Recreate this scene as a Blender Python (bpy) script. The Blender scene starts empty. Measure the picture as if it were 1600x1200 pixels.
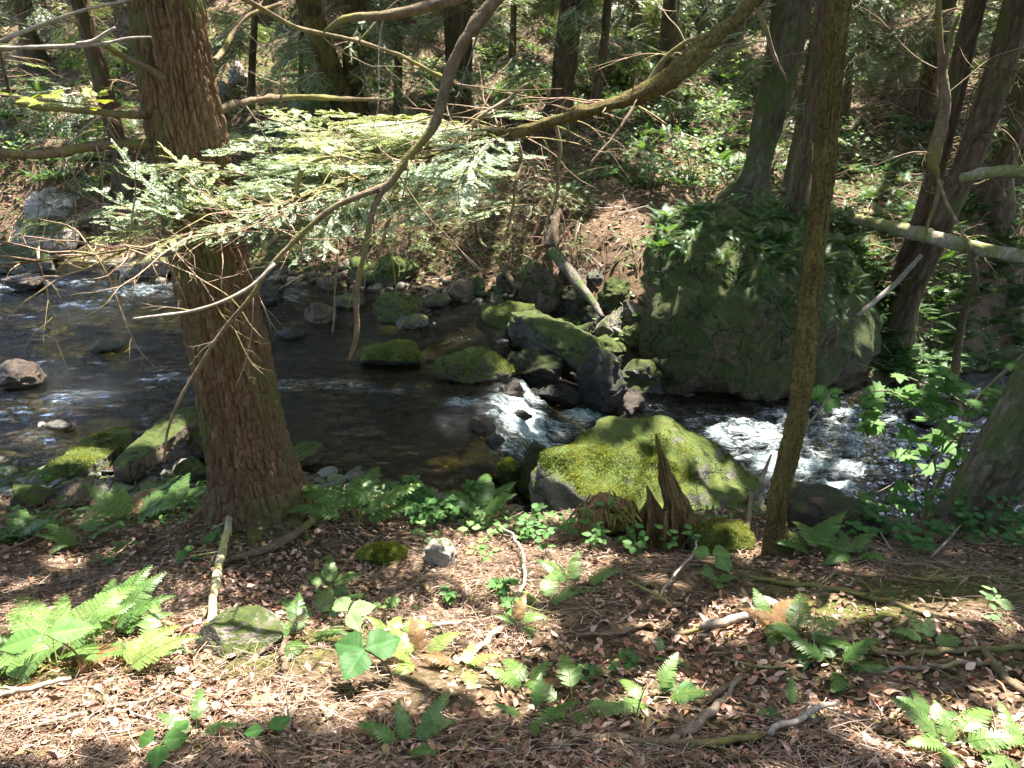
import bpy, bmesh, math, random
import numpy as np
from mathutils import Vector, Matrix, Quaternion
random.seed(7); RNG = np.random.default_rng(7)
scene = bpy.context.scene
COL = scene.collection
F = 1209.0; PITCH = math.radians(25.0); CAMZ = 3.2
SP, CP = math.sin(PITCH), math.cos(PITCH)
SUN = np.array([0.20, 0.33, 0.92]); SUN /= np.linalg.norm(SUN)

# ------------------------------------------------------------------ noise
def _h(i, j, k, s=0):
    with np.errstate(over='ignore'):
        n = (i.astype(np.int64)*374761393 + j.astype(np.int64)*668265263 + k.astype(np.int64)*2147483647 + s*974634777) & 0xffffffff
        n = ((n ^ (n >> 13))*1274126177) & 0xffffffff
        n = ((n ^ (n >> 16))*2246822519) & 0xffffffff
        n = n ^ (n >> 15)
    return n.astype(np.float64)/4294967295.0
def vnoise(P, s=0):
    P = np.asarray(P, float)
    I = np.floor(P).astype(np.int64); f = P-I; f = f*f*(3-2*f)
    r = 0
    for dx in (0, 1):
        wx = f[..., 0] if dx else 1-f[..., 0]
        for dy in (0, 1):
            wy = f[..., 1] if dy else 1-f[..., 1]
            for dz in (0, 1):
                wz = f[..., 2] if dz else 1-f[..., 2]
                r = r + wx*wy*wz*_h(I[..., 0]+dx, I[..., 1]+dy, I[..., 2]+dz, s)
    return r*2-1
def fbm(P, o=4, s=0, g=.5):
    P = np.asarray(P, float); a = 1; r = 0
    for k in range(o):
        r = r+a*vnoise(P*(2.03**k)+k*7.31, s+k); a *= g
    return r
def fb2(x, y, sc, o=3, s=0):
    x = np.asarray(x, float); y = np.asarray(y, float)
    return fbm(np.stack([x*sc, y*sc, np.zeros_like(x)+.37], -1), o, s)
def worley(u, v, per, s=0):
    iu = np.floor(u).astype(np.int64); iv = np.floor(v).astype(np.int64)
    f1 = np.full(u.shape, 9.); f2 = np.full(u.shape, 9.); cid = np.zeros(u.shape)
    for du in (-1, 0, 1):
        for dv in (-1, 0, 1):
            cu = iu+du; cv = iv+dv; w = np.mod(cu, per)
            px = cu+_h(w, cv, w*0, s+1); py = cv+_h(w, cv, w*0, s+2)
            d = np.hypot(px-u, py-v); c = _h(w, cv, w*0, s+3)
            m = d < f1
            f2 = np.where(m, f1, np.minimum(f2, d)); cid = np.where(m, c, cid); f1 = np.where(m, d, f1)
    return f1, f2, cid
def sstep(a, b, x):
    t = np.clip((np.asarray(x, float)-a)/(b-a), 0, 1); return t*t*(3-2*t)

# ------------------------------------------------------------------ camera maths
def pdir(px, py):
    u = (np.asarray(px, float)-800)/F; v = (np.asarray(py, float)-600)/F
    return np.stack([u, CP-v*SP, -SP-v*CP], -1)
CAM = np.array([0, 0, CAMZ])
def atY(px, py, Y):
    d = pdir(px, py); return CAM+d*(np.asarray(Y)/d[..., 1])[..., None]
def depth(p):
    p = np.asarray(p, float); return p[..., 1]*CP-(p[..., 2]-CAMZ)*SP
def topx(p):
    p = np.asarray(p, float); d = depth(p)
    return 800+p[..., 0]/d*F, 600-(p[..., 1]*SP+(p[..., 2]-CAMZ)*CP)/d*F

# ------------------------------------------------------------------ terrain
def Yn(x): return np.interp(x, [-20, -8, -4, -1.2, -.5, .5, 1.5, 3, 6, 10, 20], [7, 5.6, 5.25, 5.15, 4.85, 5.0, 4.8, 4.9, 5.6, 7.5, 12])
def Yf(x): return np.interp(x, [-20, -8, -5, -2, 0, .8, 1.5, 2.5, 4, 6, 10, 20], [12, 11, 10.5, 9.9, 9.5, 8.9, 8.2, 7.9, 8.0, 9.0, 11.5, 18])
def Wl(x, y):
    x = np.asarray(x, float)-.05*(np.asarray(y, float)-6.5)
    return np.interp(x, [-20, -6, -.17, -.06, .08, .17, .30, .38, .55, 1.0, 2.0, 4, 6, 10, 20], [.25, .08, 0, -.11, -.14, -.25, -.28, -.37, -.40, -.43, -.5, -.68, -.9, -1.3, -2.2])
_nY = [-30, -5, 0, 1.3, 2.3, 3.3, 3.7]; _nZ = [5.0, 2.5, 1.98, 1.57, 1.17, .79, .62]
_hY = [5, 8, 9.4, 10.3, 11.5, 14, 17, 20, 24, 30, 60, 120]; _hZ = [.1, .25, .5, .7, .95, 1.56, 2.45, 3.7, 5.6, 8.5, 22, 45]
def ground(x, y):
    x = np.asarray(x, float); y = np.asarray(y, float)
    yn = Yn(x); yf = Yf(x); w = Wl(x, y)
    yb = 3.75+.12*np.sin(x*1.7)-.1*np.exp(-((x-1.2)/1.0)**2)+.25*np.exp(-((x+.9)/.7)**2)
    pn = np.interp(y, _nY, _nZ)
    t = np.clip((y-yb)/np.maximum(yn-yb, .3), 0, 1.0)
    tt = t*(1.65-.65*t)
    zn = pn*(1-tt)+(w+.02)*tt
    zn = zn+.13*np.exp(-((x+1.25)/.65)**2-((y-3.45)/.6)**2)
    bed = w-.32*sstep(0, .9, y-yn)*sstep(0, 1.0, yf-y)-.03
    ph = np.interp(y, _hY, _hZ)+.02*np.maximum(x-3, 0)*sstep(9, 14, y)
    s = sstep(.05, 1.9, y-yf)
    zf = (w)*(1-s)+ph*s
    z = np.where(y < yn, zn, np.where(y > yf, zf, bed))
    dry = np.where(y < yn, sstep(0, .6, yn-y), np.where(y > yf, sstep(0, .6, y-yf), 0.25))
    far = sstep(10, 15, y)
    n = fb2(x, y, .9, 3, 3)*(.06+.16*far)+fb2(x, y, 3.1, 3, 5)*(.025+.03*far)
    return z+n*dry
def cast(px, py, water=True, t1=45.):
    """first hit of the view ray with ground or water"""
    px = np.atleast_1d(np.asarray(px, float)); py = np.atleast_1d(np.asarray(py, float))
    d = pdir(px, py); out = np.zeros((len(px), 3))
    ts = np.concatenate([np.arange(1., 8, .03), np.arange(8, 22, .06), np.arange(22, t1, .3)])
    for c in range(0, len(px), 200):
        dd = d[c:c+200]
        P = CAM+dd[:, None, :]*ts[None, :, None]
        z = ground(P[..., 0], P[..., 1])
        if water:
            inside = (P[..., 1] > Yn(P[..., 0])-.2) & (P[..., 1] < Yf(P[..., 0])+.2)
            z = np.where(inside, np.maximum(z, Wl(P[..., 0], P[..., 1])), z)
        below = P[..., 2] <= z
        k = np.where(below.any(1), below.argmax(1), len(ts)-1)
        q = P[np.arange(len(dd)), k]; q[:, 2] = np.where(below.any(1), z[np.arange(len(dd)), k], q[:, 2])
        out[c:c+200] = q
    return out
def cast1(px, py, water=True): return cast([px], [py], water)[0]

# ------------------------------------------------------------------ mesh building
class MB:
    def __init__(s): s.v = []; s.f = []; s.t = []; s.n = 0; s.mi = []
    def add(s, V, Fc, tint=(1, 1, 1), mi=0):
        V = np.asarray(V, float).reshape(-1, 3)
        if not (isinstance(Fc, list) and (not Fc or isinstance(Fc[0], np.ndarray))): Fc = [np.asarray(Fc)]
        for f in Fc:
            f = np.asarray(f, np.int64)
            if len(f): s.f.append(f+s.n); s.mi.append(mi)
        t = np.asarray(tint, float)
        s.t.append(np.broadcast_to(t, (len(V), 3)) if t.ndim == 1 else t)
        s.v.append(V); s.n += len(V)
    def build(s, name, mat, parent=None, smooth=True, origin=None):
        V = np.concatenate(s.v) if s.v else np.zeros((0, 3))
        T = np.concatenate(s.t) if s.t else np.zeros((0, 3))
        if origin is not None: V = V-np.asarray(origin)
        me = bpy.data.meshes.new(name)
        me.vertices.add(len(V)); me.vertices.foreach_set('co', V.astype(np.float32).ravel())
        loops = np.concatenate([f.ravel() for f in s.f]); tot = np.concatenate([np.full(len(f), f.shape[1]) for f in s.f])
        me.loops.add(len(loops)); me.loops.foreach_set('vertex_index', loops.astype(np.int32))
        me.polygons.add(len(tot)); st = np.concatenate([[0], np.cumsum(tot)[:-1]])
        me.polygons.foreach_set('loop_start', st.astype(np.int32)); me.polygons.foreach_set('loop_total', tot.astype(np.int32))
        if smooth: me.polygons.foreach_set('use_smooth', np.ones(len(tot), bool))
        mats = mat if isinstance(mat, (list, tuple)) else [mat]
        for m in mats: me.materials.append(m)
        if len(mats) > 1:
            me.polygons.foreach_set('material_index', np.concatenate([np.full(len(f), i) for f, i in zip(s.f, s.mi)]).astype(np.int32))
        a = me.attributes.new('tint', 'FLOAT_COLOR', 'POINT')
        a.data.foreach_set('color', np.concatenate([T, np.ones((len(T), 1))], 1).astype(np.float32).ravel())
        me.update(); me.validate()
        o = bpy.data.objects.new(name, me); COL.objects.link(o)
        if parent is not None: o.parent = parent
        if origin is not None and parent is None: o.location = origin
        return o
def tag(o, label=None, cat=None, group=None, kind=None):
    if label: o['label'] = label
    if cat: o['category'] = cat
    if group: o['group'] = group
    if kind: o['kind'] = kind
    return o
def empty(name, loc, label=None, cat=None, group=None, rz=0):
    o = bpy.data.objects.new(name, None); COL.objects.link(o); o.location = [float(c) for c in loc]
    o.rotation_euler = (0, 0, rz); o.empty_display_size = .1
    return tag(o, label, cat, group)
def dup(o, parent=None):
    c = o.copy(); COL.objects.link(c)
    if parent is not None: c.parent = parent
    return c

def catmull(P, n):
    P = np.asarray(P, float)
    if len(P) == 2: 
        t = np.linspace(0, 1, n)[:, None]; return P[0]*(1-t)+P[1]*t
    L = np.concatenate([[0], np.cumsum(np.maximum(np.linalg.norm(np.diff(P[:, :3], axis=0), axis=1), 1e-6))])
    t = np.linspace(0, L[-1], n); k = np.clip(np.searchsorted(L, t, 'right')-1, 0, len(P)-2)
    f = ((t-L[k])/(L[k+1]-L[k]))[:, None]
    m = np.gradient(P, L, axis=0); h = (L[k+1]-L[k])[:, None]
    p0, p1, m0, m1 = P[k], P[k+1], m[k]*h, m[k+1]*h
    return (2*f**3-3*f**2+1)*p0+(f**3-2*f**2+f)*m0+(-2*f**3+3*f**2)*p1+(f**3-f**2)*m1
def frames(C):
    T = np.gradient(C, axis=0); T /= np.linalg.norm(T, axis=1)[:, None]+1e-12
    a = np.array([0, 0, 1.]) if abs(T[0][2]) < .8 else np.array([0, 1., 0])
    N = np.zeros_like(C); n = np.cross(T[0], np.cross(a, T[0])); N[0] = n/np.linalg.norm(n)
    for i in range(1, len(C)):
        n = N[i-1]-T[i]*np.dot(N[i-1], T[i]); N[i] = n/(np.linalg.norm(n)+1e-12)
    return T, N, np.cross(T, N)
def tube(P, R, seg=8, n=None, disp=None, wob=0, seed=0):
    """P control points, R radii -> verts, faces"""
    P = np.asarray(P, float); R = np.asarray(R, float)
    n = n or max(6, len(P)*5)
    Q = catmull(np.concatenate([P, R[:, None]], 1), n); C = Q[:, :3]; r = np.maximum(Q[:, 3], 2e-4)
    if wob: C = C+wob*np.stack([fbm(np.stack([np.arange(n)*.35, np.zeros(n)+seed*3.1+k*9.7, np.zeros(n)], -1), 2, seed) for k in range(3)], -1)
    T, N, B = frames(C)
    th = np.arange(seg)/seg*2*math.pi
    L = np.concatenate([[0], np.cumsum(np.linalg.norm(np.diff(C, axis=0), axis=1))])
    rad = np.broadcast_to(r[:, None], (n, seg))
    col = None
    if disp is not None:
        d, col = disp(np.broadcast_to(th, (n, seg)), np.broadcast_to(L[:, None], (n, seg)), rad); rad = rad+d
    V = C[:, None]+rad[..., None]*(np.cos(th)[None, :, None]*N[:, None]+np.sin(th)[None, :, None]*B[:, None])
    i = np.arange(n-1)[:, None]*seg; j = np.arange(seg)[None]; j2 = (j+1) % seg
    Q4 = np.stack([i+j, i+j2, i+seg+j2, i+seg+j], -1).reshape(-1, 4)
    V = V.reshape(-1, 3); nv = len(V)
    V = np.concatenate([V, C[:1], C[-1:]])
    jj = np.arange(seg)
    c0 = np.stack([np.full(seg, nv), (jj+1) % seg, jj], -1)
    c1 = np.stack([np.full(seg, nv+1), (n-1)*seg+jj, (n-1)*seg+(jj+1) % seg], -1)
    if col is not None: col = np.concatenate([col.reshape(-1, 3), col.reshape(-1, 3)[[0, -1]]])
    return V, [Q4, np.concatenate([c0, c1])], col
def inst(tv, tf, M, T, S):
    """template verts/faces placed by rotation M (n,3,3), translation T, scale S"""
    n = len(T); V = np.einsum('nij,kj->nki', M, tv)*np.asarray(S).reshape(-1, 1, 1)+T[:, None]
    Fc = tf[None]+(np.arange(n)*len(tv))[:, None, None]
    return V.reshape(-1, 3), Fc.reshape(-1, tf.shape[1])
def rotz(a):
    c, s = np.cos(a), np.sin(a); M = np.zeros((len(a), 3, 3)); M[:, 0, 0] = c; M[:, 0, 1] = -s; M[:, 1, 0] = s; M[:, 1, 1] = c; M[:, 2, 2] = 1; return M
def rotx(a):
    c, s = np.cos(a), np.sin(a); M = np.zeros((len(a), 3, 3)); M[:, 1, 1] = c; M[:, 1, 2] = -s; M[:, 2, 1] = s; M[:, 2, 2] = c; M[:, 0, 0] = 1; return M
def roty(a):
    c, s = np.cos(a), np.sin(a); M = np.zeros((len(a), 3, 3)); M[:, 0, 0] = c; M[:, 0, 2] = s; M[:, 2, 0] = -s; M[:, 2, 2] = c; M[:, 1, 1] = 1; return M
def basis(Y, Z):
    """rotation with local y along Y and z near Z"""
    Y = Y/(np.linalg.norm(Y, axis=1)[:, None]+1e-12); X = np.cross(Y, Z); X /= np.linalg.norm(X, axis=1)[:, None]+1e-12
    return np.stack([X, Y, np.cross(X, Y)], -1)

# ------------------------------------------------------------------ materials
class NT:
    def __init__(s, name):
        s.m = bpy.data.materials.new(name); s.m.use_nodes = True; s.t = s.m.node_tree; s.t.nodes.clear()
        s.out = s.n('ShaderNodeOutputMaterial')
    def n(s, t, **k):
        nd = s.t.nodes.new(t)
        for a, b in k.items(): setattr(nd, a, b)
        return nd
    def set(s, nd, key, v):
        i = nd.inputs[key]
        if isinstance(v, bpy.types.NodeSocket): s.t.links.new(v, i)
        else: i.default_value = v
    def coord(s, kind='Object', scale=(1, 1, 1)):
        c = s.n('ShaderNodeTexCoord'); mp = s.n('ShaderNodeMapping'); s.t.links.new(c.outputs[kind], mp.inputs[0]); mp.inputs['Scale'].default_value = scale
        return mp.outputs[0]
    def noise(s, vec, scale, detail=4, rough=.6, dist=0, out='Fac'):
        nd = s.n('ShaderNodeTexNoise'); s.set(nd, 'Vector', vec); nd.inputs['Scale'].default_value = scale
        nd.inputs['Detail'].default_value = detail; nd.inputs['Roughness'].default_value = rough; nd.inputs['Distortion'].default_value = dist
        return nd.outputs[out]
    def vor(s, vec, scale, feature='F1', out='Distance'):
        nd = s.n('ShaderNodeTexVoronoi', feature=feature); s.set(nd, 'Vector', vec); nd.inputs['Scale'].default_value = scale; return nd.outputs[out]
    def ramp(s, fac, stops):
        nd = s.n('ShaderNodeValToRGB'); s.set(nd, 0, fac); e = nd.color_ramp.elements
        while len(e) < len(stops): e.new(.5)
        for el, (p, c) in zip(e, stops): el.position = p; el.color = (*c, 1) if len(c) == 3 else c
        return nd.outputs[0]
    def mix(s, fac, a, b, mode='MIX'):
        nd = s.n('ShaderNodeMix', data_type='RGBA', blend_type=mode); s.set(nd, 0, fac)
        for k, v in ((6, a), (7, b)): s.set(nd, k, (*v, 1) if isinstance(v, tuple) and len(v) == 3 else v)
        return nd.outputs[2]
    def math(s, op, a, b=0., clamp=False):
        nd = s.n('ShaderNodeMath', operation=op, use_clamp=clamp); s.set(nd, 0, a); s.set(nd, 1, b); return nd.outputs[0]
    def rng(s, v, a, b, c=0., d=1.):
        nd = s.n('ShaderNodeMapRange', interpolation_type='SMOOTHSTEP'); s.set(nd, 0, v)
        for i, x in enumerate((a, b, c, d)): s.set(nd, i+1, x)
        return nd.outputs[0]
    def attr(s, name='tint', out='Color'):
        nd = s.n('ShaderNodeAttribute'); nd.attribute_name = name; return nd.outputs[out]
    def bump(s, h, st, dist=.02, nrm=None):
        nd = s.n('ShaderNodeBump'); s.set(nd, 'Height', h); nd.inputs['Strength'].default_value = st; nd.inputs['Distance'].default_value = dist
        if nrm is not None: s.set(nd, 'Normal', nrm)
        return nd.outputs[0]
    def bsdf(s, col, rough=.8, spec=.3, nrm=None):
        nd = s.n('ShaderNodeBsdfPrincipled'); s.set(nd, 'Base Color', (*col, 1) if isinstance(col, tuple) and len(col) == 3 else col); s.set(nd, 'Roughness', rough); s.set(nd, 'Specular IOR Level', spec)
        if nrm is not None: s.set(nd, 'Normal', nrm)
        return nd.outputs[0]
    def shmix(s, f, a, b):
        nd = s.n('ShaderNodeMixShader'); s.set(nd, 0, f); s.t.links.new(a, nd.inputs[1]); s.t.links.new(b, nd.inputs[2]); return nd.outputs[0]
    def fin(s, sh): s.t.links.new(sh, s.out.inputs[0]); return s.m

def mat_leaf(name, trans=.4, rough=.5, spec=.35, jitter=.35, tcol=(1.25, 1.25, .55), base=None):
    k = NT(name); c = k.attr() if base is None else base
    inf = k.n('ShaderNodeObjectInfo'); 
    v = k.math('MULTIPLY_ADD', inf.outputs['Random'], jitter); k.t.nodes[-1].inputs[2].default_value = 1-jitter/2
    hv = k.n('ShaderNodeHueSaturation'); k.set(hv, 'Color', c); k.set(hv, 'Value', v)
    c = hv.outputs[0]
    tr = k.n('ShaderNodeBsdfTranslucent'); k.set(tr, 'Color', k.mix(1., c, tcol, 'MULTIPLY'))
    return k.fin(k.shmix(trans, k.bsdf(c, rough, spec), tr.outputs[0]))
def mat_bark(name, base, alt, moss, mossamt, zs=.25, scale=22, bump=.6, use_attr=False):
    k = NT(name); v = k.coord('Object', (1, 1, zs)); vo = k.coord('Object')
    n1 = k.noise(v, scale, 5, .65, .4); n2 = k.noise(vo, 3.5, 4, .6); n3 = k.noise(vo, 60, 3, .7)
    c = k.mix(k.rng(n1, .38, .66), base, alt)
    c = k.mix(k.rng(n3, .35, .7, 0, .55), c, tuple(x*.55 for x in base))
    if use_attr: c = k.mix(1., c, k.attr(), 'MULTIPLY')
    m = k.math('MULTIPLY', k.rng(n2, .62-mossamt*.5, .74-mossamt*.45), k.rng(n3, .25, .55))
    c = k.mix(m, c, moss)
    h = k.math('ADD', n1, k.math('MULTIPLY', n3, .4))
    return k.fin(k.bsdf(c, .92, .15, k.bump(h, bump, .02)))
def mat_rock(name, dark, light, mossc=(.075, .12, .018), moss2=(.16, .19, .03), wet=False):
    k = NT(name); v = k.coord('Object'); inf = k.n('ShaderNodeObjectInfo')
    sep = k.n('ShaderNodeSeparateColor'); k.set(sep, 0, inf.outputs['Color'])
    n1 = k.noise(v, 4, 6, .65, .5); n2 = k.noise(v, 26, 5, .7); n3 = k.noise(v, 130, 3, .7); n4 = k.noise(v, 9, 5, .6, 1.)
    c = k.mix(k.rng(n1, .35, .65), dark, light); c = k.mix(k.rng(n2, .45, .7, 0, .5), c, tuple(x*.45 for x in dark))
    c = k.mix(k.rng(n4, .62, .7, 0, .5), c, (.36, .37, .31))
    g = k.n('ShaderNodeNewGeometry'); sx = k.n('ShaderNodeSeparateXYZ'); k.set(sx, 0, g.outputs['Normal'])
    up = k.math('ADD', sx.outputs[2], k.math('MULTIPLY', k.math('SUBTRACT', k.math('ADD', k.math('MULTIPLY', n1, .7), k.math('MULTIPLY', n4, .5)), .6), 2.2))
    th = k.math('SUBTRACT', 1.45, k.math('MULTIPLY', sep.outputs[0], 1.9))
    mf = k.math('MULTIPLY', k.rng(k.math('SUBTRACT', up, th), -.12, .14), k.rng(n3, .2, .45))
    mc = k.mix(k.rng(n2, .35, .7), mossc, moss2); mc = k.mix(k.rng(n4, .5, .75, 0, .6), mc, (.13, .11, .03))
    c = k.mix(mf, c, mc)
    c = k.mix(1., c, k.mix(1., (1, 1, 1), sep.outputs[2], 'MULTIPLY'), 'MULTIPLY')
    wetf = k.math('MULTIPLY', sep.outputs[1], k.math('SUBTRACT', 1., mf))
    ro = k.math('SUBTRACT', .9, k.math('MULTIPLY', wetf, .66)); c = k.mix(wetf, c, k.mix(1., c, (.35, .33, .32), 'MULTIPLY'))
    vw = k.n('ShaderNodeVectorMath', operation='MULTIPLY_ADD'); k.set(vw, 0, k.noise(v, 2.2, 5, .65, out='Color')); vw.inputs[1].default_value = (.55, .55, .8); k.set(vw, 2, v)
    cr = k.rng(k.vor(vw.outputs[0], 2.3, 'DISTANCE_TO_EDGE'), .004, .028); cr = k.math('MAXIMUM', cr, k.rng(n2, .52, .62)); c = k.mix(cr, k.mix(1., c, (.3, .27, .24), 'MULTIPLY'), c)
    n5 = k.noise(v, 300, 3, .8); c = k.mix(k.math('MULTIPLY', mf, k.rng(n5, .35, .6, .55, 0)), c, k.mix(1., c, (.35, .4, .3), 'MULTIPLY'))
    h = k.math('ADD', k.math('MULTIPLY', n2, .8), k.math('ADD', k.math('MULTIPLY', n3, k.math('ADD', k.math('MULTIPLY', mf, .7), .25)), k.math('ADD', k.math('MULTIPLY', n5, .25), k.math('MULTIPLY', cr, .5))))
    return k.fin(k.bsdf(c, ro, .45, k.bump(h, 1., .035)))
# ------------------------------------------------------------------ ground sheet
def axis(segs):
    r = []
    for a, b, st in segs: r.append(np.arange(a, b-1e-6, st))
    return np.concatenate(r+[[segs[-1][1]]])
gx = axis([(-90, -30, 6), (-30, -14, 1), (-14, -6, .25), (-6, -3.4, .1), (-3.4, 3.6, .045), (3.6, 7, .1), (7, 16, .25), (16, 30, 1), (30, 90, 6)])
gy = axis([(-40, -4, 3), (-4, .8, .3), (.8, 4.2, .04), (4.2, 11, .07), (11, 20, .12), (20, 30, .4), (30, 110, 4)])
X, Y = np.meshgrid(gx, gy); Z = ground(X, Y)
near = sstep(1, 2, Y)*(1-sstep(5, 7, Y)); mid = sstep(.5, 2, Y)*(1-sstep(14, 24, Y))
Z = Z+near*fb2(X, Y, 14, 2, 11)*.010+mid*fb2(X, Y, 6.5, 2, 12)*.016
dn = Yn(X)-Y; df = Y-Yf(X); bed = 1-np.maximum(sstep(-.05, .35, dn), sstep(-.05, .4, df))
mossy = sstep(.12, .55, fb2(X, Y, 1.1, 3, 21)+.35*np.exp(-((X+1.6)/.8)**2-((Y-2.9)/.5)**2)-.10+.5*sstep(-.1, .2, dn)*(1-sstep(.4, 1.1, dn)))
shallow = np.exp(-((Y-Yn(X)-.35)/.4)**2)*sstep(-1.6, -1.0, X)*(1-sstep(.0, .5, X)); steep = np.abs(np.gradient(Z, gy, axis=0)); bare = sstep(.55, 1.1, steep)*sstep(0, .3, df)
mb = MB(); W_, H_ = len(gx), len(gy)
i = np.arange(H_-1)[:, None]*W_; j = np.arange(W_-1)[None]
mb.add(np.stack([X, Y, Z], -1), np.stack([i+j, i+j+1, i+W_+j+1, i+W_+j], -1).reshape(-1, 4), np.stack([bed, mossy*(1-.6*sstep(9, 12, Y)), np.maximum(bare, shallow*bed)], -1).reshape(-1, 3))
k = NT('forest_floor'); v = k.coord('Object')
sp = k.n('ShaderNodeSeparateColor'); k.set(sp, 0, k.attr())
vc = k.vor(v, 21, out='Color'); vc2 = k.vor(v, 55, out='Color'); n1 = k.noise(v, 3, 5, .6); n2 = k.noise(v, 40, 5, .75); n3 = k.noise(v, 110, 4, .7); n4 = k.noise(v, 1.3, 4, .6)
bw = k.n('ShaderNodeRGBToBW'); k.set(bw, 0, vc); bw2 = k.n('ShaderNodeRGBToBW'); k.set(bw2, 0, vc2)
lit = k.ramp(k.math('MULTIPLY_ADD', bw.outputs[0], .5), [(.0, (.03, .019, .010)), (.35, (.10, .064, .037)), (.6, (.20, .135, .086)), (1, (.34, .25, .18))])
k.t.links.new(k.math('MULTIPLY', bw2.outputs[0], .5), lit.node.inputs[0].links[0].from_node.inputs[2])
lit = k.mix(k.rng(n2, .35, .65), k.mix(1., lit, (.35, .32, .28), 'MULTIPLY'), lit)
lit = k.mix(k.rng(n4, .5, .62, 0, .35), lit, (.10, .085, .035))
dirt = k.mix(n2, (.06, .036, .02), (.21, .13, .08)); c = k.mix(sp.outputs[2], lit, dirt)
mossc = k.mix(k.rng(n3, .3, .7), (.04, .06, .01), (.14, .15, .025))
mf = k.math('MULTIPLY', sp.outputs[1], k.rng(n2, .38, .56)); c = k.mix(mf, c, mossc)
vb = k.vor(v, 12, out='Color'); bwb = k.n('ShaderNodeRGBToBW'); k.set(bwb, 0, vb)
bedc = k.ramp(bwb.outputs[0], [(.2, (.022, .022, .010)), (.5, (.05, .046, .02)), (.68, (.085, .055, .028)), (.85, (.15, .13, .09))])
bedc = k.mix(k.rng(n1, .4, .65), bedc, (.05, .05, .018)); bedc = k.mix(sp.outputs[2], bedc, k.mix(n2, (.10, .05, .028), (.24, .13, .08))); c = k.mix(sp.outputs[0], c, bedc)
h = k.math('ADD', k.math('MULTIPLY', n2, .6), k.math('ADD', k.math('MULTIPLY', n3, .4), k.math('MULTIPLY', bw.outputs[0], .5)))
M_GROUND = k.fin(k.bsdf(c, .92, .2, k.bump(h, .9, .03)))
g = mb.build('ground', M_GROUND); tag(g, kind='structure')
g['label'] = 'forest floor sloping down to the stream and up the far hillside'

# ------------------------------------------------------------------ water
foam_glint_spots = [  # px, py, rx, ry, strength
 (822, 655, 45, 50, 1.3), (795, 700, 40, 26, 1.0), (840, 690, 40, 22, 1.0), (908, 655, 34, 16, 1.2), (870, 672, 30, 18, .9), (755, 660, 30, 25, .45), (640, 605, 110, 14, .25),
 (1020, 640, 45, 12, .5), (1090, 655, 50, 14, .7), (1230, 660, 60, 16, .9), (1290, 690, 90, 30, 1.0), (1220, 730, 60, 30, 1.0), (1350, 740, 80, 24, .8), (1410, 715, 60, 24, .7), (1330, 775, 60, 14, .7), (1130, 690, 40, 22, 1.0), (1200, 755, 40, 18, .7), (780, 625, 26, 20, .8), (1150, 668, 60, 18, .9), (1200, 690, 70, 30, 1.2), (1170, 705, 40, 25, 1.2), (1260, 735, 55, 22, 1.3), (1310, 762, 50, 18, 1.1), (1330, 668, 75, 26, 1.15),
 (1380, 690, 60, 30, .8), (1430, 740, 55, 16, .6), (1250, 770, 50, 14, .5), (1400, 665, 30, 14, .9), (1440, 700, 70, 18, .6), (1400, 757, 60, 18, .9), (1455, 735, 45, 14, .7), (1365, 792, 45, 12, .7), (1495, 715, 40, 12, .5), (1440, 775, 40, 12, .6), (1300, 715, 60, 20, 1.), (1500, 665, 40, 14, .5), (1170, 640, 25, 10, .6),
 (500, 603, 95, 11, .45), (450, 598, 45, 8, .42), (260, 590, 60, 9, .35), (455, 465, 25, 28, .4), (20, 447, 45, 14, .55), (110, 442, 60, 10, .42), (230, 452, 80, 16, .5), (150, 475, 70, 12, .38), (130, 622, 65, 13, .5), (60, 640, 70, 10, .3), (800, 455, 25, 12, .4), (900, 525, 18, 14, .6), (885, 570, 14, 20, .55), (845, 560, 20, 12, .3), (1005, 600, 30, 18, .5), (730, 625, 40, 14, .5), (985, 612, 40, 14, .6)]  # spots on the left of the pool are sun glints painted as white water
wx = axis([(-20, -7, .3), (-7, -1, .06), (-1, 4.5, .03), (4.5, 7, .06), (7, 20, .3)]); wt = np.linspace(0, 1, 190)
WX, WT = np.meshgrid(wx, wt); y0 = Yn(WX)-.45; y1 = Yf(WX)+.35; WY = y0+(y1-y0)*WT
WZ = Wl(WX, WY)
foam_glint = np.zeros_like(WX)
for (px, py, rx, ry, st) in foam_glint_spots:
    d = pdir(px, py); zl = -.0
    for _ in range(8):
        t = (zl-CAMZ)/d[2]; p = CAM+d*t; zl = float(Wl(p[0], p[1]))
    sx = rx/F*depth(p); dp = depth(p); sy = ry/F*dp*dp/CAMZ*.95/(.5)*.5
    foam_glint = np.maximum(foam_glint, st*np.exp(-((WX-p[0])/sx)**2-((WY-p[1])/max(sy, .05))**2))
foam_glint *= np.clip(.75+.6*fb2(WX*.6, WY*1.6, 3.5, 3, 31), .15, 1.5)
rapid = np.clip(foam_glint, 0, 1)+.35*sstep(.3, 1.2, WX)
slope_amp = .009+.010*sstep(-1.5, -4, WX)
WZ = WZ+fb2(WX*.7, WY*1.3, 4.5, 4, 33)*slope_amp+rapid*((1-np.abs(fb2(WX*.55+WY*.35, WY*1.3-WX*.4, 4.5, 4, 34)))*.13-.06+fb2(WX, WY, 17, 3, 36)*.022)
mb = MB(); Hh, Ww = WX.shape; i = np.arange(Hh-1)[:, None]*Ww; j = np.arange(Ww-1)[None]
mb.add(np.stack([WX, WY, WZ], -1), np.stack([i+j, i+j+1, i+Ww+j+1, i+Ww+j], -1).reshape(-1, 4), np.stack([np.clip(foam_glint, 0, 1.4), rapid, foam_glint*0], -1).reshape(-1, 3))
k = NT('stream_surface'); v = k.coord('Object', (.7, 1.35, 1)); sp = k.n('ShaderNodeSeparateColor'); k.set(sp, 0, k.attr())
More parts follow.
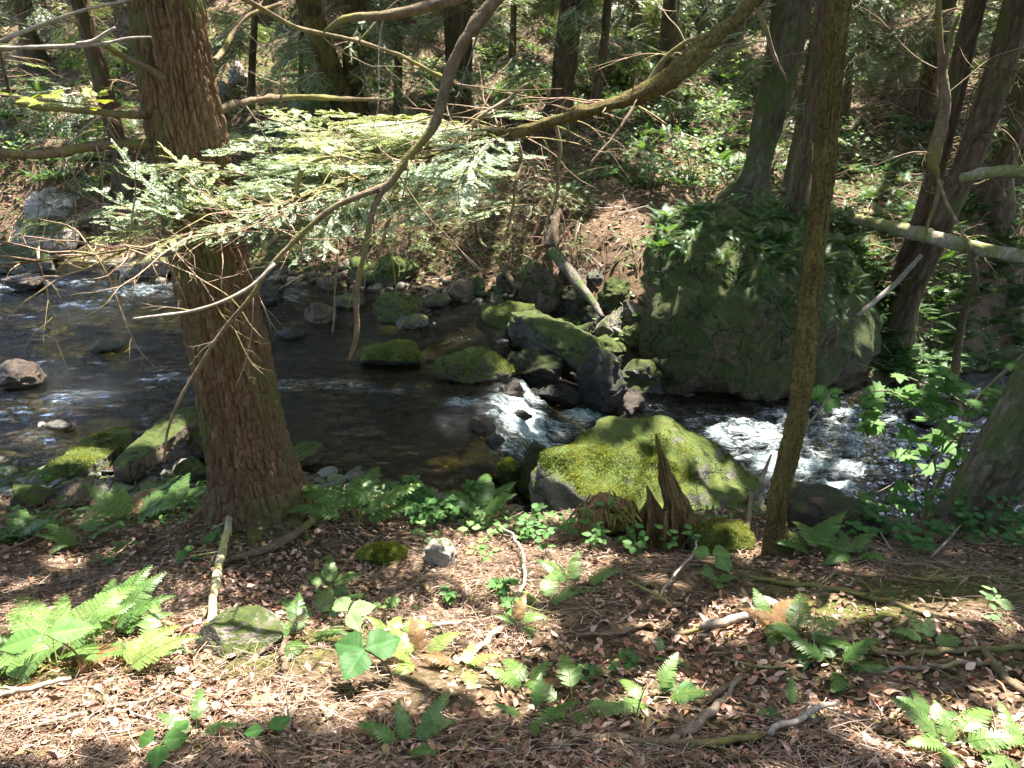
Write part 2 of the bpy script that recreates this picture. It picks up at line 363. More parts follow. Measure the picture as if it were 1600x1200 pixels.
n1 = k.noise(v, 6, 5, .65, .6); n2 = k.noise(v, 26, 4, .6, .3); n3 = k.noise(v, 9, 8, .72, 1.2); n4 = k.noise(v, 75, 3, .7)
h = k.math('ADD', k.math('MULTIPLY', n1, 1.0), k.math('ADD', k.math('MULTIPLY', n2, .38), k.math('MULTIPLY', n4, .10)))
nb = k.bump(h, .7, .10)
fr = k.n('ShaderNodeFresnel'); fr.inputs['IOR'].default_value = 1.33; k.set(fr, 'Normal', nb)
gl = k.n('ShaderNodeBsdfGlossy'); gl.inputs['Roughness'].default_value = .05; k.set(gl, 'Normal', nb); gl.inputs['Color'].default_value = (1, 1, 1, 1)
tr = k.n('ShaderNodeBsdfTransparent'); k.set(tr, 'Color', (.36, .35, .20, 1))
wsh = k.shmix(k.math('MULTIPLY', fr.outputs[0], .95, True), tr.outputs[0], gl.outputs[0])
tc_ = k.n('ShaderNodeTexCoord'); mp_ = k.n('ShaderNodeMapping'); k.t.links.new(tc_.outputs['Object'], mp_.inputs[0]); mp_.inputs['Rotation'].default_value = (0, 0, .55); mp_.inputs['Scale'].default_value = (.28, 2.0, 1)
n5 = k.noise(mp_.outputs[0], 16, 8, .75, 1.2); n6 = k.noise(v, 90, 4, .7)
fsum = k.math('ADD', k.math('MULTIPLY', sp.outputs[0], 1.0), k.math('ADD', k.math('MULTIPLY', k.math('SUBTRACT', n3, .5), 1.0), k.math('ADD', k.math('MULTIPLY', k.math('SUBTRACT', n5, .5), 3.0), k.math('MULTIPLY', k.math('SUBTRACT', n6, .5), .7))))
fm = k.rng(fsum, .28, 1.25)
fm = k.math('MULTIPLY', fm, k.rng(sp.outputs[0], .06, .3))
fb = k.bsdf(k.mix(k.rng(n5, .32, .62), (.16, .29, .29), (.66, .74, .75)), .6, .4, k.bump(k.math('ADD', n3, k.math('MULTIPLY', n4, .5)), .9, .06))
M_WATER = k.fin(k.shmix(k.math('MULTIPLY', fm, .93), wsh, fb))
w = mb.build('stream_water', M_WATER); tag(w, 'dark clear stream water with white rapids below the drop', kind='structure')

# ------------------------------------------------------------------ rocks
_ico = {}
def ico(n):
    if n not in _ico:
        bm = bmesh.new(); bmesh.ops.create_icosphere(bm, subdivisions=n, radius=1); bm.verts.ensure_lookup_table()
        _ico[n] = (np.array([v.co[:] for v in bm.verts]), np.array([[v.index for v in f.verts] for f in bm.faces])); bm.free()
    return _ico[n]
def rock_geo(dims, seed, cuts=9, rough=.15, sub=5, planes=(), sharp=.94, lo=.52, hi=.86):
    r = np.random.default_rng(seed); V, Fc = ico(sub); P = V.copy()
    P *= (1+.18*fbm(V*1.3+seed*1.7, 2, seed)[:, None])
    pl = [(np.array(n)/np.linalg.norm(n), d) for n, d in planes]
    for _ in range(cuts):
        n = r.normal(size=3); n[2] *= .8; n /= np.linalg.norm(n); pl.append((n, r.uniform(lo, hi)))
    for n, d in pl:
        e = np.maximum(0, P@n-d); P -= (e*sharp)[:, None]*n
    P = P*np.asarray(dims)/2
    m = min(dims); nn = V
    q = P/max(m, .12)
    P = P+nn*(rough*m*(fbm(q*2.2+seed, 4, seed+5)*.5)+.035*m*fbm(q*np.array([5, 5, 15.])+seed, 4, seed+9, .6))[:, None]
    return P, Fc
M_ROCK = mat_rock('stream_rock', (.075, .07, .055), (.21, .19, .15))
M_ROCK_PALE = mat_rock('pale_rock', (.25, .22, .18), (.46, .40, .35))
M_ROCK_RED = mat_rock('reddish_rock', (.105, .075, .05), (.25, .18, .125))
M_ROCK_BIG = mat_rock('lichen_rock', (.07, .052, .03), (.19, .14, .078), (.055, .078, .017), (.12, .135, .034))
ROCKS = []
def rock(name, label, c, dims, seed, mat=None, moss=.5, wet=0., val=1., rot=(0, 0, 0), group=None, **kw):
    mb = MB(); V, Fc = rock_geo(dims, seed, **kw); mb.add(V, Fc)
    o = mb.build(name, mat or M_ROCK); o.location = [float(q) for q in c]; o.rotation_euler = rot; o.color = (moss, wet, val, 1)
    tag(o, label, 'rock' if max(dims) < 1.0 else 'boulder', group); ROCKS.append(o); return o
def rock_px(name, label, cx, cy, w, hgt, seed, mat=None, moss=.5, wet=0., val=1., rz=None, dr=.8, tilt=(0, 0), group='rocks in and beside the stream', lift=0., **kw):
    p = cast1(cx, cy+hgt*.5); d = depth(p); a = math.atan2(CAMZ-p[2], p[1])
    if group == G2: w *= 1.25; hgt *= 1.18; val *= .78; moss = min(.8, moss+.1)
    Wd = w*d/F; D = Wd*dr; Hv = max((hgt*d/F-D*math.sin(a)*.62)/math.cos(a), Wd*.28)
    r = random.Random(seed); c = p+np.array([0, D*.42, Hv*.28+lift])
    return rock(name, label, c, (Wd*1.12, D*1.12, Hv*1.45), seed, mat, moss, wet, val, (tilt[0], tilt[1], r.uniform(-.3, .3) if rz is None else rz), group, **kw)
G1 = 'rocks along the far shore'; G2 = 'rocks across the drop'; G3 = 'slabs on the near shore'; G0 = 'rocks out in the pool'
R_ = rock_px
R_('rock', 'large smooth grey-green boulder on the far shore, topmost of the three dark ones', 55, 366, 125, 78, 1, M_ROCK_PALE, moss=.40, val=1.0, group=G1)
R_('rock', 'pinkish-white sunlit boulder leaning behind the grey-green boulder', 78, 325, 88, 62, 2, M_ROCK_PALE, moss=.1, val=1.35, group=G1)
R_('rock', 'dark round boulder below the grey-green boulder, cut by the picture edge', 25, 404, 105, 46, 3, M_ROCK_PALE, moss=.42, val=.75, group=G1)
R_('rock', 'flat pale slab with a dark underside at the far water edge', 202, 413, 105, 40, 4, M_ROCK_PALE, moss=.3, group=G1, dr=.6, lo=.35)
R_('rock', 'low wet brown stone where the riffle glitters below the far boulders', 30, 446, 70, 20, 5, M_ROCK_RED, moss=.05, wet=1, group=G1)
R_('rock', 'tan-topped stone alone in the dark run of the stream', 160, 540, 46, 24, 6, moss=.3, wet=.4, val=1.2, group=G0)
R_('rock', 'wet rust-brown ledge reaching into the stream from the picture edge', 12, 588, 72, 46, 7, M_ROCK_RED, moss=.15, wet=.8, group=G0)
R_('rock', 'grey half-sunk cobble with a white pebble beside it', 88, 664, 36, 16, 8, moss=.05, wet=.5, val=1.5, group=G0, sub=4)
R_('pebble', 'small white pebble beside the grey half-sunk cobble', 65, 666, 13, 10, 9, M_ROCK_PALE, moss=0, val=1.3, group=G0, sub=3)
R_('rock', 'large black wet stone behind the big trunk', 418, 455, 48, 42, 14, moss=.3, wet=.6, val=.7, group=G1)
R_('rock', 'brown mossy stone below the little side cascade', 498, 489, 44, 36, 15, M_ROCK_RED, moss=.45, group=G1)
R_('rock', 'flat dark stone wedged beside the little side cascade', 540, 468, 52, 24, 16, moss=.35, wet=.5, group=G1)
R_('rock', 'small rounded stone at the head of the side cascade', 512, 440, 34, 26, 17, M_ROCK_RED, moss=.3, group=G1)
R_('rock', 'low black stone awash just behind the big trunk', 448, 524, 46, 14, 43, moss=.1, wet=1, val=.6, group=G0)
R_('rock', 'broad dark moss-covered rock sloping into the pool', 622, 478, 82, 52, 18, moss=.62, val=.9, group=G1)
R_('rock', 'pale-topped stone at the foot of the broad dark mossy rock', 637, 504, 52, 24, 19, moss=.3, wet=.3, val=1.2, group=G1)
R_('rock', 'sunlit boulder under a thick yellow moss cushion', 605, 424, 88, 50, 20, moss=.85, val=1.1, group=G1)
R_('rock', 'oval boulder fully coated in green moss, alone in the pool', 607, 553, 84, 44, 21, moss=.78, wet=.5, group=G0, cuts=3, rz=0.)
R_('rock', 'long peaked boulder with reddish bare flank and moss crest in the pool', 738, 573, 118, 52, 22, M_ROCK_RED, moss=.52, wet=.5, group=G0, dr=.6)
R_('rock', 'pinkish-grey bare rock sunlit on the far shore', 716, 455, 48, 38, 23, M_ROCK_RED, moss=.15, val=1.35, group=G1)
R_('rock', 'small greyish stone between the mossy rock and the pinkish rock', 683, 467, 40, 28, 24, moss=.35, group=G1)
R_('rock', 'mossy stone at the far waterline under the shrub', 745, 448, 34, 30, 44, moss=.6, group=G1)
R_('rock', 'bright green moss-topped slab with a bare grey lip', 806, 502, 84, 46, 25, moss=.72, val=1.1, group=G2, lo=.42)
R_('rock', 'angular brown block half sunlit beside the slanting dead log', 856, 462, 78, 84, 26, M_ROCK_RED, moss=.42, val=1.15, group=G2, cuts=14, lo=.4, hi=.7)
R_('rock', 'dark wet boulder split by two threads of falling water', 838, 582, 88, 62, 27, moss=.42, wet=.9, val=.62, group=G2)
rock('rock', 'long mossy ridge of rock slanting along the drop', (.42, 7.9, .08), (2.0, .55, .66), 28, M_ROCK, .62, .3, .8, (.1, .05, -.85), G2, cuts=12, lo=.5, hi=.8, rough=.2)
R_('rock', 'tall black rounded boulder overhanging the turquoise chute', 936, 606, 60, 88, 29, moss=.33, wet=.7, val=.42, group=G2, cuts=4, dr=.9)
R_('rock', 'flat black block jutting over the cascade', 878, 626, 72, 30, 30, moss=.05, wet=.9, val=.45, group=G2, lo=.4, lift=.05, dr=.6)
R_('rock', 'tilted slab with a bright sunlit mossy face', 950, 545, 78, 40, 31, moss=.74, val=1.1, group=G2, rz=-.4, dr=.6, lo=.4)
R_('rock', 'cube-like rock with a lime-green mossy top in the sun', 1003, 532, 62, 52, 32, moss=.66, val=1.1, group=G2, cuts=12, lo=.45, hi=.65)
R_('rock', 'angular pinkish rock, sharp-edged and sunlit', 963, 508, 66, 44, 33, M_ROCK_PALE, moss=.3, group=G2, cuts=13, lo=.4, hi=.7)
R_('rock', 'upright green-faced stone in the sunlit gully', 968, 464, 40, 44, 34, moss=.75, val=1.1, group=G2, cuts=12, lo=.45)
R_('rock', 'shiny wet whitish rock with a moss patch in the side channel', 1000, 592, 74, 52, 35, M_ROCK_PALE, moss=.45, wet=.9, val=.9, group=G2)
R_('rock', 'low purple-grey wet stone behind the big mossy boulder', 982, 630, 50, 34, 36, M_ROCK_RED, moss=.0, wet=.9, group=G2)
R_('rock', 'dim olive boulder tucked against the huge overhanging rock', 1062, 586, 76, 66, 37, M_ROCK_BIG, moss=.55, group=G2)
R_('rock', 'square mossy block pressed against the big sunlit boulder', 838, 744, 62, 84, 38, moss=.8, val=.9, group=G3, cuts=10, lo=.5, dr=.6)
R_('rock', 'small round stone with a full coat of moss beside the square block', 790, 736, 42, 46, 39, moss=.85, val=.9, group=G3)
R_('rock', 'pinkish wet stone in the current above the small round mossy stone', 755, 664, 42, 34, 40, M_ROCK_RED, moss=.05, wet=.9, val=1.2, group=G0)
R_('rock', 'flat slab with moss and brown stain beside the big trunk', 474, 712, 78, 42, 41, M_ROCK_RED, moss=.56, group=G3, lo=.35, dr=.8)
R_('rock', 'green-grey split block among ferns at the picture edge', 28, 775, 80, 48, 52, moss=.55, val=1.1, group=G3, cuts=12, lo=.4)
R_('rock', 'broad flat brown stone among slate chips', 100, 778, 92, 44, 53, M_ROCK_RED, moss=.25, group=G3, lo=.35)
R_('rock', 'dim mossy stone beside the foot of the big trunk', 318, 690, 52, 60, 54, moss=.6, group=G3)
R_('rock', 'low mossy stone below the layered slab', 292, 735, 60, 40, 55, moss=.6, val=.8, group=G3)
R_('rock', 'wet dark shelf of rock sloping under the slim mossy tree', 1300, 800, 190, 70, 56, M_ROCK_RED, moss=.3, wet=.8, val=.65, group=G3, rz=-.4, lo=.4, dr=.6)
R_('rock', 'pale flat stone lit beyond the maple leaves downstream', 1478, 612, 62, 18, 57, M_ROCK_PALE, moss=0, group=G1)
R_('rock', 'dark stone in the rapids behind the maple leaves', 1440, 652, 46, 26, 58, moss=.1, wet=.9, val=.6, group=G1)
R_('rock', 'mossy knob of rock jutting from the ferny bank', 1580, 460, 66, 44, 59, moss=.6, val=.7, group=G1)
R_('rock', 'pale stone with a mossy flank lying on the leaf litter', 684, 862, 78, 56, 60, M_ROCK_PALE, moss=.28, val=1.3, group='stones on the near bank', cuts=12, lo=.45, hi=.7, sub=5)
R_('rock', 'lichen-spotted rock sunk under twigs beside the upright dead stick', 352, 1003, 120, 50, 61, M_ROCK_PALE, moss=.42, val=.95, group='stones on the near bank', sub=5)
R_('rock', 'moss cushion over a buried stone beside the pale stone', 592, 876, 66, 22, 62, moss=1., val=1.1, group='stones on the near bank', cuts=2)
R_('rock', 'small grey stone half hidden in litter below the slim mossy tree', 1208, 944, 34, 18, 63, M_ROCK_PALE, moss=0, group='stones on the near bank', sub=4)
R_('rock', 'pale round stone on the far slope beside the big trunk', 368, 118, 44, 34, 64, M_ROCK_PALE, moss=.1, group='stones up the far slope')
R_('rock', 'smaller pale stone below the pale round stone on the far slope', 344, 142, 30, 20, 65, M_ROCK_PALE, moss=.1, group='stones up the far slope', sub=4)
R_('rock', 'grey stone between the twin trunk and the straight slim trunk', 592, 135, 30, 18, 66, moss=.1, group='stones up the far slope', sub=4)
R_('rock', 'brown stone behind the riffle under the low dead twigs', 290, 430, 50, 30, 67, M_ROCK_RED, moss=.3, group=G1)
R_('rock', 'mossy boulder under the sunny needle spray at the water edge', 560, 420, 46, 40, 68, moss=.7, group=G1)
R_('rock', 'dark cleft rock under the slanting dead log', 905, 480, 56, 60, 69, moss=.3, val=.6, group=G2)
R_('rock', 'rounded mossy rock at the foot of the stump', 1135, 846, 96, 44, 70, moss=.85, val=.7, group=G3, cuts=1)

for k, (x, y, w, h_, ms, vl) in enumerate([(792, 442, 50, 38, .5, .7), (775, 472, 44, 26, .4, .7), (884, 505, 60, 44, .5, .6), (912, 522, 50, 40, .6, .7), (858, 522, 46, 34, .55, .7), (868, 566, 46, 40, .3, .5), (905, 575, 50, 46, .35, .5), (815, 536, 44, 26, .5, .6), (928, 505, 46, 40, .4, .6), (985, 565, 54, 34, .5, .6), (1022, 566, 44, 34, .5, .6), (1040, 545, 46, 40, .5, .6), (912, 448, 44, 44, .3, .9), (890, 432, 44, 36, .4, .9), (990, 492, 44, 36, .3, 1.1), (1018, 505, 36, 36, .4, .9), (936, 432, 40, 34, .3, 1.0), (830, 428, 46, 34, .4, .8), (812, 652, 36, 26, .1, .4), (772, 692, 44, 26, .2, .5), (838, 700, 36, 24, .3, .5), (800, 610, 40, 30, .1, .45), (905, 628, 40, 30, .2, .4)]):
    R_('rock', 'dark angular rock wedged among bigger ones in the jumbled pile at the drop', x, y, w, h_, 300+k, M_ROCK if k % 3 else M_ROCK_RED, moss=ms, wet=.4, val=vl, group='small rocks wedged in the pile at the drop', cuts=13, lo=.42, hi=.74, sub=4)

# the two great boulders
p = cast1(1020, 850)
from mathutils.bvhtree import BVHTree
def hull_rock(name, label, pts, seed, mat, moss, val, zb, sub=6, rough=.05, soft=.5, thick=None, lows=1.12):
    P = np.array([atY(*p) for p in pts]); c = P.mean(0); low = P.copy(); low[:, :2] = c[:2]+(P[:, :2]-c[:2])*lows; low[:, 2] = zb if thick is None else P[:, 2]-thick; Q = np.concatenate([P, low]); c = np.array([*Q.mean(0)[:2], zb*.45+P[:, 2].max()*.55-.15 if thick is None else Q[:, 2].mean()])
    bm = bmesh.new()
    for q in Q: bm.verts.new((q-c).tolist())
    bmesh.ops.convex_hull(bm, input=bm.verts[:]); bv = BVHTree.FromBMesh(bm); V, Fc = ico(sub); R = np.zeros(len(V))
    for i_, d in enumerate(V):
        h = bv.ray_cast(Vector((0, 0, 0)), Vector(d.tolist())); R[i_] = h[3] if h[0] is not None else .5
    bm.free()
    # soften the hull's edges a little, then roughen it
    A = [[] for _ in V]
    for f in Fc:
        for x in range(3): A[f[x]].append(f[(x+1) % 3])
    nb = np.array([(l+l)[:6] for l in A])
    for _ in range(int(14*soft)): R = R*.5+.5*R[nb].mean(1)
    Pn = V*R[:, None]; Pn = Pn+V*(rough*fbm(Pn*2.2+seed, 5, seed, .55)+.012*fbm(Pn*np.array([9, 9, 18])+seed, 3, seed+9))[:, None]
    m = MB(); m.add(Pn, Fc); o = m.build(name, mat); o.location = c.tolist(); o.color = (moss, 0, val, 1); tag(o, label, 'boulder'); ROCKS.append(o); return o
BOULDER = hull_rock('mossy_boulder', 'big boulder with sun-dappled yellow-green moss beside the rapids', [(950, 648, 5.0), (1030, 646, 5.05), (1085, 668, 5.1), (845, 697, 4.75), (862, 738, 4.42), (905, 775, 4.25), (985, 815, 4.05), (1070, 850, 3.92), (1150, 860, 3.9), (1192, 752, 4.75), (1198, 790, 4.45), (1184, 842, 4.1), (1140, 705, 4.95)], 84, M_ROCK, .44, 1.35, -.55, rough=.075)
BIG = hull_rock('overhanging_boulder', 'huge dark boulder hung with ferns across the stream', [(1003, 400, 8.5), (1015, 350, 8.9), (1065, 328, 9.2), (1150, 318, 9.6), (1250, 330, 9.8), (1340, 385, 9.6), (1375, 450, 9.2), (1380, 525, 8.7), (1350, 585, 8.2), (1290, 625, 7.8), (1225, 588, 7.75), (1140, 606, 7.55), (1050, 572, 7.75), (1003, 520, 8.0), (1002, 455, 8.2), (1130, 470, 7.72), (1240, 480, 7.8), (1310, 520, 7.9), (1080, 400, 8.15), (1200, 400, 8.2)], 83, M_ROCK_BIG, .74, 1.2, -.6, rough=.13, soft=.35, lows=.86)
for nm, lab, pts, sd, mt_, mo, va, zb in [('rock', 'long tilted slab carrying a bright moss carpet', [(45, 745, 4.9), (92, 712, 5.15), (128, 686, 5.5), (182, 662, 5.9), (210, 668, 5.85), (202, 692, 5.5), (150, 722, 5.05), (92, 752, 4.8)], 50, M_ROCK, .60, 1.2, .2), ('rock', 'layered weathered slab with a ragged edge propped on the bank', [(182, 720, 4.9), (205, 688, 5.15), (262, 648, 5.5), (314, 628, 5.8), (322, 640, 5.7), (282, 672, 5.3), (228, 712, 4.95), (196, 728, 4.85)], 51, M_ROCK_RED, .45, .95, .12)]:
    o = hull_rock(nm, lab, pts, sd, mt_, mo, va, zb, sub=6, rough=.06, soft=.2, thick=zb); o['category'] = 'rock'; o['group'] = G3
# moss pile standing on the big boulder
def moss_pile(o, n, seed, ln, uplim, col=((.10, .13, .02), (.20, .22, .04), (.06, .085, .015))):
    rr = np.random.default_rng(seed); me = o.data; V = np.array([v.co[:] for v in me.vertices]); Fq = np.array([p.vertices[:] for p in me.polygons]); t = V[Fq]; nr = np.cross(t[:, 1]-t[:, 0], t[:, 2]-t[:, 0]); ar = np.linalg.norm(nr, axis=1); nr /= ar[:, None]
    m = fbm(t.mean(1)*2.6, 4, seed)*.85; w = ar*np.clip((nr[:, 2]+m-uplim)*4, 0, 1); k_ = rr.choice(len(Fq), n, p=w/w.sum()); b = rr.dirichlet([1, 1, 1], n); P = np.einsum('nk,nkj->nj', b, t[k_]); N = nr[k_]+rr.normal(size=(n, 3))*.55; N /= np.linalg.norm(N, axis=1)[:, None]
    tn = np.cross(N, rr.normal(size=(n, 3))); tn /= np.linalg.norm(tn, axis=1)[:, None]; L = ln*rr.uniform(.5, 1.3, n)*(1+.6*fbm(P*9, 2, seed+1)); q = np.stack([P-tn*(L*.3)[:, None]-N*.003, P+tn*(L*.3)[:, None]-N*.003, P+N*L[:, None]], 1)
    pn = fbm(P*5, 3, seed+2)[:, None]; c = np.where(pn > .15, np.array(col[1]), np.where(pn < -.3, np.array(col[2]), np.array(col[0])))*rr.uniform(.7, 1.3, (n, 1)); mb = MB(); c = np.where(rr.uniform(0, 1, (n, 1)) < .06, np.array((.20, .12, .05)), c); mb.add(q.reshape(-1, 3), np.arange(n*3).reshape(-1, 3), np.repeat(c, 3, 0))
    x = mb.build('moss', MOSSM, o, smooth=False); x['kind'] = 'stuff'; return x
MOSSM = mat_leaf('moss_pile', .3, .7, .15, 0.)
moss_pile(BOULDER, 34000, 1, .010, .74)
for o in ROCKS:
    if o['label'].startswith(('oval boulder', 'long peaked', 'bright green moss-topped', 'moss cushion', 'rounded mossy rock at', 'long tilted slab', 'square mossy', 'small round stone with')): moss_pile(o, 5000, 7, .012, .35)
# ------------------------------------------------------------------ trees
BARK_RED = mat_bark('reddish_bark', (.14, .10, .068), (.22, .158, .108), (.11, .11, .04), .26, .3, 26, .8, True)
BARK_MOSSY = mat_bark('mossy_bark', (.085, .06, .036), (.15, .11, .062), (.13, .115, .032), .33, .5, 30, .7, True)
k = NT('flecked_bark'); vo = k.coord('Object', (1, 1, .55)); n1 = k.noise(vo, 105, 5, .75, .5); n2 = k.noise(vo, 9, 4, .6); n3 = k.noise(vo, 140, 3, .7)
c = k.mix(k.rng(n2, .35, .65), (.18, .135, .05), (.26, .215, .075)); c = k.mix(k.rng(n1, .46, .62, 0, .8), c, (.045, .032, .017)); c = k.mix(k.rng(k.noise(k.coord('Object'), 14, 3), .68, .74, 0, .7), c, (.30, .29, .2)); c = k.mix(k.rng(n3, .4, .7, 0, .5), c, (.06, .045, .02))
BARK_FLECK = k.fin(k.bsdf(c, .92, .15, k.bump(k.math('ADD', n1, k.math('MULTIPLY', n3, .4)), 1., .02)))
BARK_GREY = mat_bark('grey_bark', (.11, .095, .075), (.20, .175, .14), (.07, .095, .03), .38, .3, 24, .8, True)
BARK_DARK = mat_bark('dark_bark', (.10, .07, .05), (.19, .14, .10), (.07, .085, .025), .2, .3, 18, .8, True)
BARK_LIMB = mat_bark('limb_bark', (.12, .085, .055), (.20, .15, .10), (.14, .13, .04), .28, .8, 30, .5)
TWIG = mat_bark('dead_twig_bark', (.17, .125, .09), (.30, .235, .18), (.2, .19, .06), .25, 1, 40, .3, True)
TWIG_PALE = mat_bark('pale_twig_bark', (.24, .20, .165), (.36, .31, .26), (.3, .28, .15), .1, 1, 40, .3)
NEEDLE = mat_leaf('hemlock_needles', .28, .36, .6, .12, (1.2, 1.25, .5))
def plates(nc, vlen, amp, seed, lo=(.55, .42, .36), hi=(1.1, 1.12, 1.0), fine=.3):
    def f(th, L, rad):
        x, y, z = np.cos(th)*1.5, np.sin(th)*1.5, L
        wv = fbm(np.stack([x, y, z*1.6+seed], -1), 2, seed)*.8
        u = th/(2*math.pi)*nc+wv; v = L/vlen+wv*.6
        f1, f2, c = worley(u, v, nc, seed); e = sstep(0, .42, f2-f1)
        fi = fbm(np.stack([x*9, y*9, z*7], -1), 3, seed+4)
        fl = fbm(np.stack([np.cos(th)*8, np.sin(th)*8, z*2.2+seed], -1), 3, seed+8)
        rid = 1-np.abs(fbm(np.stack([np.cos(th)*nc/5.+wv*.5, np.sin(th)*nc/5.+wv*.5, z/vlen*.22+seed], -1), 3, seed+12)); e = np.clip(.62*e+.55*sstep(.45, .98, rid)*np.clip(.6+.6*c, 0, 1), 0, 1.1)
        d = amp*(e-.55)+amp*fine*fi+amp*.4*fl+rad*.05*fbm(np.stack([x*.9, y*.9, z*.8+seed], -1), 2, seed+6)
        t = np.clip(e*.75+.25*c+.25*fi, 0, 1)[..., None]
        return d, np.array(lo)*(1-t)+np.array(hi)*t
    return f
TREES = []
def px_path(pts):
    P = []; R = []
    for (px, py, w, Y) in pts:
        p = atY(px, py, Y); P.append(p); R.append(w*depth(p)/F/2)
    return np.array(P), np.array(R)
def make_tree(name, label, pts, mat, cat='tree', Y=None, ztop=11., nc=14, vlen=.16, amp=.008, seg=48, res=.035, fine=.3, flare=1.7, zsplit=None, seed=1, group=None, lo=(.55, .45, .4), hi=(1.1, 1.1, 1.0), snag=False, dY=0, crown=True):
    """pts: (px,py,w) from foot to top of frame"""
    b = cast1(pts[0][0], pts[0][1], False); Y = b[1] if Y is None else Y
    full = [(px, py, w, Y+dY*k/max(1, len(pts)-1)) for k, (px, py, w) in enumerate(pts)]
    P, R = px_path(full); gz = float(ground(P[0][0], P[0][1])); foot = np.array([P[0][0], P[0][1], gz])
    P[0][2] = min(P[0][2], gz+.02)
    d = P[1]-P[0]; d /= np.linalg.norm(d); r0 = R[0]
    below = P[0]-d*.3; base = P[0].copy()
    P = np.concatenate([[below], P]); R = np.concatenate([[r0*flare*1.1], [r0*flare], R[1:]])
    root = empty(name, foot, label, cat, group)
    zs = P[-1][2]
    mb = MB()
    L = np.sum(np.linalg.norm(np.diff(P, axis=0), axis=1))
    V, Fc, c = tube(P, R, seg, max(12, int(L/res)), plates(nc, vlen, amp, seed, lo, hi, fine)); mb.add(V-foot, Fc, c)
    top = P[-1]
    if not snag:
        dd = P[-1]-P[-3]; dd /= np.linalg.norm(dd); up = np.array([0, 0, 1.]); Pu = [P[-1]-dd*.1]; q = P[-1]; steps = 5; hh = max(1., ztop-q[2])
        Ru = [R[-1]*1.0]
        for kk in range(steps):
            f = kk/steps; dv = dd*(1-f*.7)+up*f*.7; dv /= np.linalg.norm(dv); q = q+dv*hh/steps; Pu.append(q); Ru.append(max(.02, R[-1]*(1-(kk+1)/steps*.75)))
        V, Fc, c = tube(np.array(Pu), np.array(Ru), max(12, seg//3), 40, plates(nc, vlen, amp, seed, lo, hi, fine)); mb.add(V-foot, Fc, c)
        top = q
    mb.build('trunk', mat, root)
    if crown and not snag: TREES.append((root, foot, top, P, R))
    root['_p'] = 0; del root['_p']
    return root, foot, P, R, top
def limb(root, foot, pts, mat=None, name='limb', seg=10, wob=.0, seed=0, mb=None, amp=.26):
    P, R = px_path(pts); m = mb or MB(); V, Fc, _ = tube(P, R, seg, max(14, int(np.sum(np.linalg.norm(np.diff(P, axis=0), axis=1))/.02) if len(P) < 30 and np.abs(P).max() < 6 else len(P)*12), lambda th, L, rad: (rad*amp*fbm(np.stack([np.cos(th)*2, np.sin(th)*2, L*22+seed], -1), 4, seed, .6)+rad*.5*sstep(.55, .8, fbm(np.stack([np.cos(th)*.7, np.sin(th)*.7, L*9+seed*3], -1), 2, seed+2)), None), wob, seed)
    m.add(V-foot, Fc)
    if mb is None: m.build(name, mat or BARK_LIMB, root)
    return P, R
def twig(mb, p, d, L, r, depth_=2, rg=RNG, droop=.15, seg=4, tint=(1, 1, 1), off=0, spread=.9):
    n = max(4, int(L/.07)); pts = [np.array(p)]; d = np.array(d, float); d /= np.linalg.norm(d)
    for k in range(n):
        d = d+rg.normal(size=3)*.16+np.array([0, 0, -droop/n]); d /= np.linalg.norm(d); pts.append(pts[-1]+d*L/n)
    pts = np.array(pts); rr = np.linspace(r, r*.25, len(pts)); V, Fc, _ = tube(pts, rr, seg, len(pts)*2-1)
    mb.add(V-off, Fc, np.array(tint)*rg.uniform(.7, 1.3))
    if depth_ > 0:
        for k in range(1, len(pts)-1):
            if rg.random() < .62:
                t = pts[k+1]-pts[k]; t /= np.linalg.norm(t); s = rg.normal(size=3); s[2] *= .5; s -= t*np.dot(s, t); s /= np.linalg.norm(s)
                twig(mb, pts[k], t*.6+s*spread, L*rg.uniform(.2, .5)*(1-.4*k/len(pts)), r*.55*(1-.6*k/len(pts)), depth_-1, rg, droop, 3, tint, off, spread)
    return pts
# ---- hemlock sprays
_nd = np.array([[0, 0, 0], [.5, .45, .0], [0, 1, 0], [-.5, .45, 0]]); _nf = np.array([[0, 1, 2, 3]])
def needles(mb, pts, off, rg, ln=.014, wd=.0042, step=.0032, col=(.085, .16, .055)):
    C = catmull(pts, max(4, int(np.sum(np.linalg.norm(np.diff(pts, axis=0), axis=1))/step))); T = np.gradient(C, axis=0); T /= np.linalg.norm(T, axis=1)[:, None]+1e-9
    up = np.array([0, 0, 1.])+rg.normal(size=3)*.25; S = np.cross(T, up); S /= np.linalg.norm(S, axis=1)[:, None]+1e-9
    n = len(C); tip = np.clip((np.linspace(1, 0, n))*6, .35, 1)
    for sd in (1, -1):
        D = S*sd+T*rg.uniform(.15, .6, (n, 1))+rg.normal(size=(n, 3))*.13; U = np.cross(S*sd, T); U = np.where(U[:, 2:] < 0, -U, U)+rg.normal(size=(n, 3))*.25
        M = basis(D, U); l = ln*rg.uniform(.75, 1.15, n)*tip
        tv = np.repeat(_nd[None], n, 0)*np.stack([np.full(n, wd), l, l], -1)[:, None]
        V = np.einsum('nij,nkj->nki', M, tv)+C[:, None]-off
        Fc = _nf[None]+(np.arange(n)*4)[:, None, None]
        t = np.array(col)*rg.uniform(.75, 1.35)*np.repeat(rg.uniform(.8, 1.2, (n, 1)), 4, 0); mb.add(V.reshape(-1, 3), Fc.reshape(-1, 4), t)
